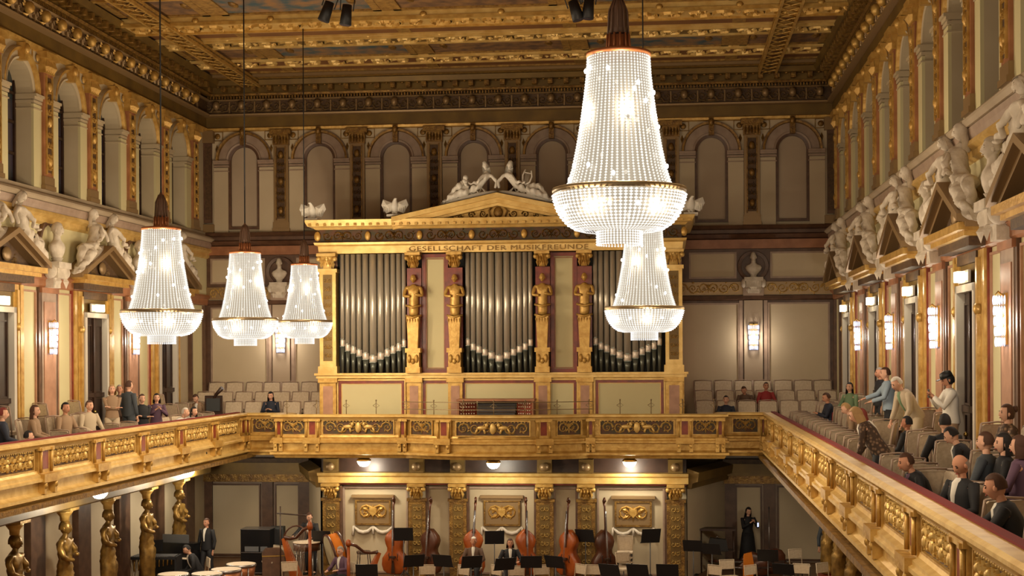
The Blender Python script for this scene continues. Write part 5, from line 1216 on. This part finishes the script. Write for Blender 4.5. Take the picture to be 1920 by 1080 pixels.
at_choir(1436, 41.85, 5.98, 'sit', R(190), 'person in a dark red top right of the organ', topc='c_red', lowc='c_brown', hair='hair_brown', group=CG, skin='skin_b', scale=.95)
taken_chairs(); side_chairs(); choir_chairs()
# phone for the man in the cap
r = thing('smartphone', 'dark smartphone held by the man in the black cap', 'phone', U(1741, 738, X=8.8), R(95)); MB().box(-.04, .04, -.006, .006, -.07, .07).build('body', 'black', r); MB().box(-.035, .035, -.008, -.006, -.06, .06).build('screen', 'grey', r)
# screen on a stand in the left corner
r = thing('display_stand', 'dark screen on a stand in the left corner of the choir balcony', 'screen', U(400, 770, Y=40.6), PI); r.location.z = 5.72
MB().box(-.2, .2, -.02, .03, .75, 1.12).build('screen', 'greycase', r); b = MB(); b.tube([(0, 0, 0), (0, 0, 1.1), (-.1, 0, 1.25), (-.28, .05, 1.42)], [.03, .03, .05, .07], 7); b.cyl((0, 0, 0), (0, 0, .04), .22, n=14); b.box(-.26, .26, -.06, -.02, .6, 1.2); b.build('stand', 'darkwood', r)
# ================================================================== STAGE
FZ = FLOOR
def sp_(px, py, z):   # stage point seen at px,py whose height is z
    return U(px, py, Z=z)
def music_stand():
    r = thing('music_stand', 'x', 'music stand', group='black music stands on the stage')
    t = MB(); t.box(-.26, .26, -.012, .012, 0, .36); t.box(-.26, .26, .0, .07, -.01, .01); t.xf(lambda x, y, z: (x, y*.9-z*.35, 1.02+z*.92)); t.build('desk', 'black', r)
    MB().tube([(0, 0, .1), (0, 0, 1.12)], .014, 6).build('pole', 'grey', r)
    b = MB()
    for i in range(3): a = 2*PI*i/3; b.tube([(0, 0, .28), (.28*math.cos(a), .28*math.sin(a), .01)], .012, 5)
    b.build('tripod', 'black', r); return r
ms = music_stand()
MS = [(757, 1000, 1.3), (605, 1006, 1.3), (927, 1006, 1.3), (1098, 1003, 1.25), (1219, 1003, 1.35), (1300, 1022, 1.1), (1335, 1028, 1.05), (775, 1050, 1.1), (832, 1050, 1.1), (883, 1052, 1.1), (945, 1056, 1.1), (996, 1052, 1.1), (1042, 1052, 1.1), (1145, 1068, 1.1), (1197, 1068, 1.1), (1252, 1068, 1.1), (688, 1068, 1.1), (286, 1022, 1.15), (1440, 1040, 1.1), (1470, 1066, 1.0)]
for i, (px, py, h) in enumerate(MS):
    p = U(px, py, Z=FZ+h); nb = MS[i][0]
    where = 'left of the harps' if px < 560 else 'in front of the left plaque' if px < 760 else 'below the middle of the balcony' if px < 1060 else 'right of the middle' if px < 1270 else 'at the right side of the stage'
    row = 'tall' if py < 1010 else 'mid-height' if py < 1045 else 'front row'
    same = [m_ for m_ in MS if (('tall' if m_[1] < 1010 else 'mid-height' if m_[1] < 1045 else 'front row') == row)]; same.sort()
    lb = '%s black music stand %s, %s from the left' % (row, where, ORD[same.index((px, py, h))])
    if i == 0: ms.location = (p.x, p.y, FZ+.003+h-1.2); ms.rotation_euler[2] = .1; ms['label'] = lb; q = ms
    else: q = dup(ms, (p.x, p.y, FZ+.003), random.uniform(-.5, .5), lb)
    q.location.z = FZ+.003; q.scale = (1, 1, h/1.2)
def wchair():
    r = thing('stage_chair', 'x', 'chair', group='chairs on the stage')
    MB().prism([(-.2, .43), (.2, .43), (.21, .47), (-.21, .47)], -.2, .2).build('seat', 'seatfab', r)
    b = MB(); b.tube([(-.19, -.2, .45), (-.2, -.26, .86), (.2, -.26, .86), (.19, -.2, .45)], .014, 6); b.box(-.19, .19, -.27, -.245, .62, .84); b.build('backrest', 'seatfab', r)
    l = None
    for sx in (-1, 1):
        for sy in (-1, 1):
            if l is None: l = MB().cyl((0, 0, 0), (0, 0, .44), .014, n=6).build('leg', 'black', r, (sx*.18, sy*.18, 0))
            else: q = l.copy(); q.parent = r; q.location = (sx*.18, sy*.18, 0); COL.objects.link(q)
    return r
wc = wchair()
WC = [(510, 1035), (800, 1072), (856, 1072), (916, 1072), (968, 1074), (1020, 1072), (1075, 1070), (1110, 1072), (1370, 1062), (1500, 1042), (1500, 1070), (1420, 1072), (1330, 1072), (545, 1066), (1175, 1048), (1555, 1068)]
for i, (px, py) in enumerate(WC):
    p = U(px, py-10, Z=FZ+.86); lb = 'pale-backed stage chair, %s from the left along the bottom of the picture' % ORD[sorted(WC).index((px, py))]
    if i == 0: wc.location = (p.x, p.y, FZ+.003); wc.rotation_euler[2] = 2.6; wc['label'] = lb
    else: dup(wc, (p.x, p.y, FZ+.003), PI+random.uniform(-.9, .9), lb)
# double basses leaning by the wall
def bass():
    r = thing('double_bass', 'x', 'double bass', group='double basses by the stage wall')
    half = [(.0, 0), (.17, .02), (.28, .1), (.325, .24), (.31, .4), (.24, .5), (.185, .58), (.18, .66), (.22, .76), (.245, .86), (.21, .97), (.12, 1.06), (.04, 1.13)]
    pts = [(x, z) for x, z in half[1:]]+[(-x, z) for x, z in reversed(half[1:])]
    b = MB(); n = len(pts); cx, cz = 0, .55; vs = []
    for sc_, y in ((.93, -.12), (1.0, -.09), (1.0, .06), (.95, .085), (.6, .115), (.2, .125)):
        vs += [(cx+(x-cx)*sc_, y, cz+(z-cz)*sc_) for x, z in pts]
    b.add(vs, [(i*n+j, i*n+(j+1)%n, (i+1)*n+(j+1)%n, (i+1)*n+j) for i in range(5) for j in range(n)]+[tuple(range(n))[::-1], tuple(5*n+j for j in range(n))], True); b.build('body', 'basswood', r)
    b = MB(); b.tube([(0, .09, 1.05), (0, .1, 1.2), (0, .08, 1.68), (0, .05, 1.78)], [.045, .028, .024, .035], 8); b.tube([(0, .05, 1.76), (0, .02, 1.84), (0, .08, 1.9), (0, .12, 1.84), (0, .08, 1.82)], .03, 7); b.box(-.025, .025, .12, .135, .72, 1.6); b.build('neck', 'bassdark', r)
    b = MB(); b.box(-.07, .07, .12, .2, .42, .47); b.add([(-.05,.14,.05),(.05,.14,.05),(.025,.16,.36),(-.025,.16,.36)], [(0,1,2,3)]); b.build('bridge', 'darkwood', r)
    for s in (-1, 1): b = MB(); b.tube([(s*.12, .122, .36), (s*.1, .125, .4), (s*.12, .124, .5), (s*.1, .122, .54)], .009, 5); b.build('sound_hole', 'black', r)
    b = MB()
    for s in (-1.5, -.5, .5, 1.5): b.tube([(s*.012, .165, .3), (s*.012, .2, .46), (s*.008, .14, 1.6)], .003, 4)
    b.build('string', 'steel', r); MB().cyl((0, 0, -.12), (0, 0, .02), .008, n=6).build('end_pin', 'steel', r); return r
ba = bass(); BZ = FZ+.12
BS = [(741, 'orange double bass at the left of the row by the stage wall', 'basswood', 170), (804, 'dark brown double bass behind the left centre pilaster', 'bassdark', 160), (884, 'orange double bass behind the grey-haired musician', 'basswood', 185),
      (986, 'orange-brown double bass right of the middle plaque', 'basswood', 200), (1064, 'orange double bass left of the dark one by the right pilaster', 'basswood', 150), (1134, 'dark double bass at the right end of the row by the wall', 'bassdark', 205)]
for i, (px, lb, mt, a) in enumerate(BS):
    p = U(px, 1020, Y=39.35); rr = R(a)
    if i == 0: q = ba; ba.scale = (1.12,)*3; ba.location = (p.x, 39.3, BZ); ba['label'] = lb
    else: q = dup(ba, (p.x, 39.3, BZ), rr, lb, scale=(1.12,)*3)
    q.rotation_euler = (0, R(random.uniform(-4, 4)), rr)
    for c in q.children:
        if c.name.startswith('body'): c.material_slots[0].link = 'OBJECT'; c.material_slots[0].material = M(mt)
for px, lb, z in ((1508, 'brown double bass lying on its side at the right of the stage', 2.3), (1466, 'smaller brown cello lying beside the double bass at the right', 2.25)):
    p = U(px, 1045, Y=41.0); q = dup(ba, (p.x-.5, 41.0, FZ+.34), 0, lb, 'string instruments lying at the right'); q.rotation_euler = (0, R(90), PI)
    if z < 2.3: q.scale = (.72, .72, .72); q.location = (p.x-.4, 40.4, FZ+.26); q['category'] = 'cello'
    for c in q.children:
        if c.name.startswith('body'): c.material_slots[0].link = 'OBJECT'; c.material_slots[0].material = M('bassdark')
# timpani
def timp():
    r = thing('kettledrum', 'x', 'kettledrum', group='kettledrums at the left of the stage')
    MB().lathe([(.05, .3), (.22, .36), (.33, .52), (.37, .78)], n=24).build('bowl', 'copper', r); MB().lathe([(.39, .76), (.39, .82), (.37, .825)], n=24).build('hoop', 'steel', r)
    MB().lathe([(.0, .826), (.37, .826)], n=24, cap=False).build('drumhead', 'drumskin', r)
    b = MB()
    for i in range(4): a = PI/4+PI*i/2; b.tube([(.38*math.cos(a), .38*math.sin(a), .74), (.36*math.cos(a), .36*math.sin(a), .3), (.3*math.cos(a), .3*math.sin(a), .0)], .018, 5)
    b.build('base_frame', 'steel', r); return r
tp = timp()
for i, (px, py, lb) in enumerate(((452, 1057, 'kettledrum with cream head farthest back, beside the piano'), (424, 1067, 'kettledrum with cream head in the middle of the curve'), (388, 1075, 'kettledrum at the bottom edge, left of the middle one'), (325, 1076, 'kettledrum at the bottom edge, farthest left'))):
    p = U(px, py, Z=FZ+.82)
    if i == 0: tp.location = (p.x, p.y, FZ); tp['label'] = lb
    else: dup(tp, (p.x, p.y, FZ), i, lb)
# bass drum, tilted
p = U(630, 1012, Y=37.6); r = thing('bass_drum', 'large bass drum with pale head tilted on its stand beside the harps', 'drum', p, R(60))
q = MB().lathe([(.5, -.17), (.5, .17)], n=32); q.xf(lambda x, y, z: (x, z, y)); q.build('shell', 'orangecloth', r)
for s, nm in ((-1, 'rear_head'), (1, 'front_head')): t = MB().lathe([(0, 0), (.49, 0)], n=32, cap=False); t.xf(lambda x, y, z: (x, s*.172, y)); t.build(nm, 'drumhead', r)
for s in (-1, 1): t = MB().lathe([(.5, -.03), (.53, -.03), (.53, .03), (.5, .03)], n=32, cap=False); t.xf(lambda x, y, z: (x, s*.15+z, y)); t.build('hoop', 'bassdark', r)
r.rotation_euler = (R(-14), R(0), R(118)); b = MB()
for s in (-1, 1): b.tube([(s*.5, 0, 0), (s*.4, 0, -.75)], .025, 6); b.tube([(s*.4, -.3, -.78), (s*.4, .3, -.78)], .025, 6)
b.build('stand', 'black', r)
r.location.z = FZ+.95
# harps
def harp():
    r = thing('harp', 'x', 'harp', group='harps at the left of the stage')
    b = MB(); b.tube([(0, .0, .08), (0, .0, 1.65)], [.05, .04], 10); b.lathe([(.06, 1.62), (.08, 1.7), (.06, 1.8), (.02, 1.84)], n=12); b.lathe([(.09, .0), (.08, .14), (.05, .2)], n=12); b.build('column', 'basswood', r)
    MB().tube([(0, 0, 1.7), (0, .2, 1.62), (0, .42, 1.4), (0, .6, 1.36), (0, .78, 1.38)], [.05, .045, .04, .045, .06], 8).build('neck', 'bassdark', r)
    b = MB(); b.add([(-.05,.78,1.38),(.05,.78,1.38),(.18,.22,.14),(-.18,.22,.14),(-.05,.86,1.34),(.05,.86,1.34),(.2,.42,.08),(-.2,.42,.08)], [(0,1,2,3),(4,7,6,5),(0,3,7,4),(1,5,6,2)]); b.build('soundbox', 'basswood', r)
    MB().box(-.2, .2, -.08, .45, 0, .1).build('pedal_base', 'bassdark', r); b = MB()
    for i in range(14): f = i/14; y = .1+.62*f; b.tube([(0, y, 1.66-.3*f), (0, .26+.5*f, .2+1.15*f)], .003, 3, False)
    b.build('strings', 'drumskin', r); return r
hp = harp(); p = U(578, 1000, Z=FZ+1.55); hp.location = (p.x, 36.9, FZ); hp.rotation_euler[2] = R(70); hp['label'] = 'dark brown harp standing left of the bass drum'
p = U(655, 1040, Y=36.3); dup(hp, (p.x, 36.2, FZ), R(-60), 'orange harp right of the bass drum beside the musician', scale=(1, 1, .8))
# stools, piano, marimba, amplifiers, gong frame, chest
def prop(name, label, cat, px, Y, rz, parts, z=FZ, group=None):
    p = U(px, 1000, Y=Y); r = thing(name, label, cat, (p.x, Y, z), rz, group)
    for nm, mt, fn in parts: b = MB(); fn(b); b.build(nm, mt, r)
    return r
def legs4(w_, d_, h, rr=.018, k=1.0): return lambda b: [b.cyl((sx*w_*k, sy*d_*k, 0), (sx*w_, sy*d_, h), rr, n=6) for sx in (-1, 1) for sy in (-1, 1)]
prop('bar_stool', 'tall dark round stool by the left plaque', 'stool', 682, 38.6, 0, [('seat', 'darkwood', lambda b: b.lathe([(.19, .78), (.2, .8), (.2, .84), (.17, .86)], n=20)), ('legs', 'darkwood', legs4(.13, .13, .78, .016, 1.5)), ('foot_ring', 'steel', lambda b: b.tube([(.18*math.cos(a*PI/8), .18*math.sin(a*PI/8), .3) for a in range(17)], .01, 5))])
prop('celesta', 'black upright keyboard instrument at the far left of the stage', 'keyboard', 330, 38.3, PI-.2, [('case', 'blackgloss', lambda b: (b.box(-.6, .6, -.25, .1, 0, 1.05), b.box(-.6, .6, .1, .35, .0, .68), b.box(-.62, .62, -.27, .12, 1.05, 1.08))), ('keyboard', 'drumskin', lambda b: b.box(-.5, .5, .14, .33, .68, .7)), ('music_desk', 'grey', lambda b: b.box(-.4, .4, .0, .03, 1.08, 1.3))])
prop('marimba', 'long black marimba at the left edge of the stage', 'marimba', 262, 37.2, .1, [('bars', 'grey', lambda b: [b.box(-1+.055*i, -.96+.055*i, -.3+.003*i, .3-.003*i, .86, .88) for i in range(36)]), ('frame', 'black', lambda b: (b.box(-1.05, 1.05, -.33, -.29, .8, .87), b.box(-1.05, 1.05, .29, .33, .8, .87), b.box(-1.05, -1, -.33, .33, .0, .87), b.box(1, 1.05, -.33, .33, 0, .87))), ('resonators', 'brass', lambda b: [b.cyl((-1+.11*i, -.1, .3+.02*i), (-1+.11*i, -.1, .84), .02, n=6) for i in range(19)])])
prop('flight_case', 'tall black equipment case left of the standing percussionist', 'case', 484, 40.0, .0, [('case_body', 'blackgloss', lambda b: b.box(-.42, .42, -.3, .3, .05, 1.28)), ('metal_edges', 'steel', lambda b: [b.box(-.43, .43, -.31, .31, z, z+.02) for z in (.05, .62, 1.27)]), ('front_controls', 'grey', lambda b: (b.box(-.3, .1, -.31, -.3, .66, .8), b.box(.15, .35, -.31, -.3, .66, .8)))])
prop('speaker_box', 'grey loudspeaker box on the stage between the case and the percussionist', 'speaker', 520, 40.4, .1, [('cabinet', 'greycase', lambda b: b.box(-.2, .2, -.2, .2, .7, 1.28)), ('grille', 'black', lambda b: b.box(-.17, .17, -.21, -.2, .75, 1.23)), ('stand', 'black', lambda b: (b.cyl((0, 0, .02), (0, 0, .7), .03, n=8), b.box(-.2, .2, -.2, .2, 0, .03)))])
prop('wooden_chest', 'brown wooden chest beside the equipment case', 'chest', 512, 39.2, .3, [('chest_body', 'brown', lambda b: b.prism([(-.3, .0), (.3, 0), (.3, .7), (.2, .82), (-.2, .82), (-.3, .7)], -.2, .2)), ('lid_band', 'brass', lambda b: b.box(-.31, .31, -.21, .21, .62, .65))])
prop('gong_frame', 'dark frame stand with a horizontal bar left of the percussionist', 'stand', 556, 38.6, 0, [('upright', 'darkwood', lambda b: b.tube([(-.45, 0, 0), (-.45, 0, 2.05)], .018, 6)), ('cross_bar', 'darkwood', lambda b: b.tube([(-.55, 0, 1.86), (.3, 0, 1.8)], .02, 6)), ('hanging_hoop', 'bassdark', lambda b: b.tube([(.0+.36*math.cos(a*PI/10), 0, 1.12+.4*math.sin(a*PI/10)) for a in range(21)], .022, 6)), ('foot', 'black', lambda b: (b.box(-.47, -.43, -.3, .3, 0, .04), b.box(-.45, .36, -.02, .02, .0, .04)))])
prop('snare_table', 'round drum with a pale rim in front of the percussionist', 'drum', 575, 38.0, 0, [('drum_shell', 'bassdark', lambda b: b.lathe([(.36, .95), (.36, 1.15)], n=24)), ('drumhead', 'drumskin', lambda b: b.lathe([(.37, 1.15), (.37, 1.17), (0, 1.172)], n=24)), ('legs', 'steel', legs4(.22, .22, .95, .014))])
prop('instrument_table', 'dark table with cases and small instruments at the right of the stage', 'table', 1345, 41.2, 0, [('top', 'darkwood', lambda b: b.box(-.5, .5, -.25, .25, 1.18, 1.24)), ('legs', 'darkwood', legs4(.45, .2, 1.18, .02)), ('shelf', 'darkwood', lambda b: b.box(-.48, .48, -.22, .22, .6, .63))])
prop('instrument_case', 'black instrument case standing on the lower shelf of the dark table', 'case', 1345, 40.9, 0, [('case_body', 'black', lambda b: b.prism([(-.3, 0), (.3, 0), (.24, .32), (-.2, .36)], -.12, .1)), ('handle', 'steel', lambda b: b.tube([(-.06, -.02, .34), (0, -.02, .4), (.06, -.02, .34)], .01, 5))], FZ+.64)
prop('cloth_bag', 'orange cloth bag standing on the floor at the right of the stage', 'cloth', 1401, 39.5, .3, [('cloth', 'orangecloth', lambda b: b.prism([(-.14, 0), (.14, 0), (.16, .5), (.1, .8), (-.12, .76)], -.06, .06, .8))])
b_ = prop('tuba', 'brass tuba with round bell standing at the right under the gallery', 'tuba', 1590, 38.4, 0, [('bell', 'brass', lambda b: b.lathe([(.02, .6), (.06, .65), (.1, .9), (.18, 1.05), (.24, 1.1)], n=24, cap=False)), ('tubing', 'brass', lambda b: (b.tube([(0, 0, .62), (-.1, 0, .3), (.05, 0, .1), (.2, 0, .3), (.18, 0, .7), (.08, 0, .8)], .05, 8), b.tube([(.1, .05, .7), (.12, .05, .3), (0, .05, .25), (-.02, .05, .6)], .025, 6)))], 2.03)
# stacked chairs against the wall
st0 = wc; p = U(1172, 1040, Y=39.2)
for k in range(4): q = dup(wc, (p.x, 39.1, FZ+.003+.12*k), PI, 'grey stacking chair against the right stage wall, %s in its stack' % ('bottom', 'second from bottom', 'second from top', 'top')[k], 'stacked chairs below the right plaque')
for px, Y, h, lb in ((1300, 40.6, 1.95, 'thin microphone stand right of the organ base'), (1442, 42.0, 1.7, 'thin microphone stand beside the woman in black')):
    prop('microphone_stand', lb, 'microphone stand', px, Y, 0, [('pole', 'steel', lambda b: b.cyl((0, 0, .02), (0, 0, h), .012, n=6)), ('microphone', 'black', lambda b: b.ball((0, 0, h+.02), (.02, .02, .05), 8, 6)), ('base', 'black', lambda b: b.lathe([(.16, 0), (.16, .02), (.03, .04)], n=16))], group='microphone stands')
# musicians
PG = 'musicians on the stage'
MSEAT = []
def mus(px, Y, z, key, rz, lb, hs='short', female=False, topk='coat', topc='c_black', lowc='c_black', yaw=0, pitch=0, legs='trousers', **kw):
    p = U(px, 1000, Y=Y); kw.setdefault('group', PG)
    if POSES[key].get('sit'): dup(wc, (p.x, Y, z+.002), rz, 'chair under the %s' % lb, 'chairs on the stage')
    return person2(key, POSES[key], (p.x, Y, z+.003), rz, lb, hs, yaw, pitch, dict(female=female, legs=legs, top=topk), topc, lowc, kw)
mus(388, 38.6, FZ, 'stand2', R(160), 'musician in a dark suit and white shirt standing beside the celesta', hair='hair_brown', skin='skin_b')
mus(583, 39.3, FZ+.08, 'reach', R(165), 'percussionist in glasses and tailcoat behind the drum by the harps', hair='hair_brown', pitch=.3, scale=1.02)
mus(642, 36.9, FZ-.1, 'play', R(150), 'musician in dark clothes seated behind the orange harp', hair='hair_grey', topc='c_purple', pitch=.2)
mus(888, 38.2, FZ, 'sit', R(180), 'grey-haired musician in a suit seated in front of the orange bass', hair='hair_white', topc='c_brown', skin='skin_b')
mus(956, 38.0, FZ, 'play', R(190), 'curly-haired musician with white shirt seated right of the middle stand', 'bob', hair='hair_brown', skin='skin_b')
mus(1402, 42.4, FZ, 'phone', R(205), 'woman with long black hair in a long black dress looking at a phone', 'long', True, topk='shirt', legs='skirt', hair='hair_black', pitch=.3)
mus(1553, 40.2, FZ, 'stand', R(170), 'person in dark clothes under the right gallery', topk='shirt', topc='c_slate', hair='hair_brown', skin='skin_b')
mus(372, 36.8, FZ, 'sitlean', R(120), 'musician in black bending behind the kettledrums', hair='hair_black', pitch=.5)
r = thing('smartphone', 'lit phone in the hand of the woman in the black dress', 'phone', U(1421, 984, Y=42.1), .6); MB().box(-.035, .035, -.005, .005, -.07, .07).build('body', 'black', r); MB().box(-.03, .03, -.007, -.005, -.06, .06).build('screen', 'sconce', r)
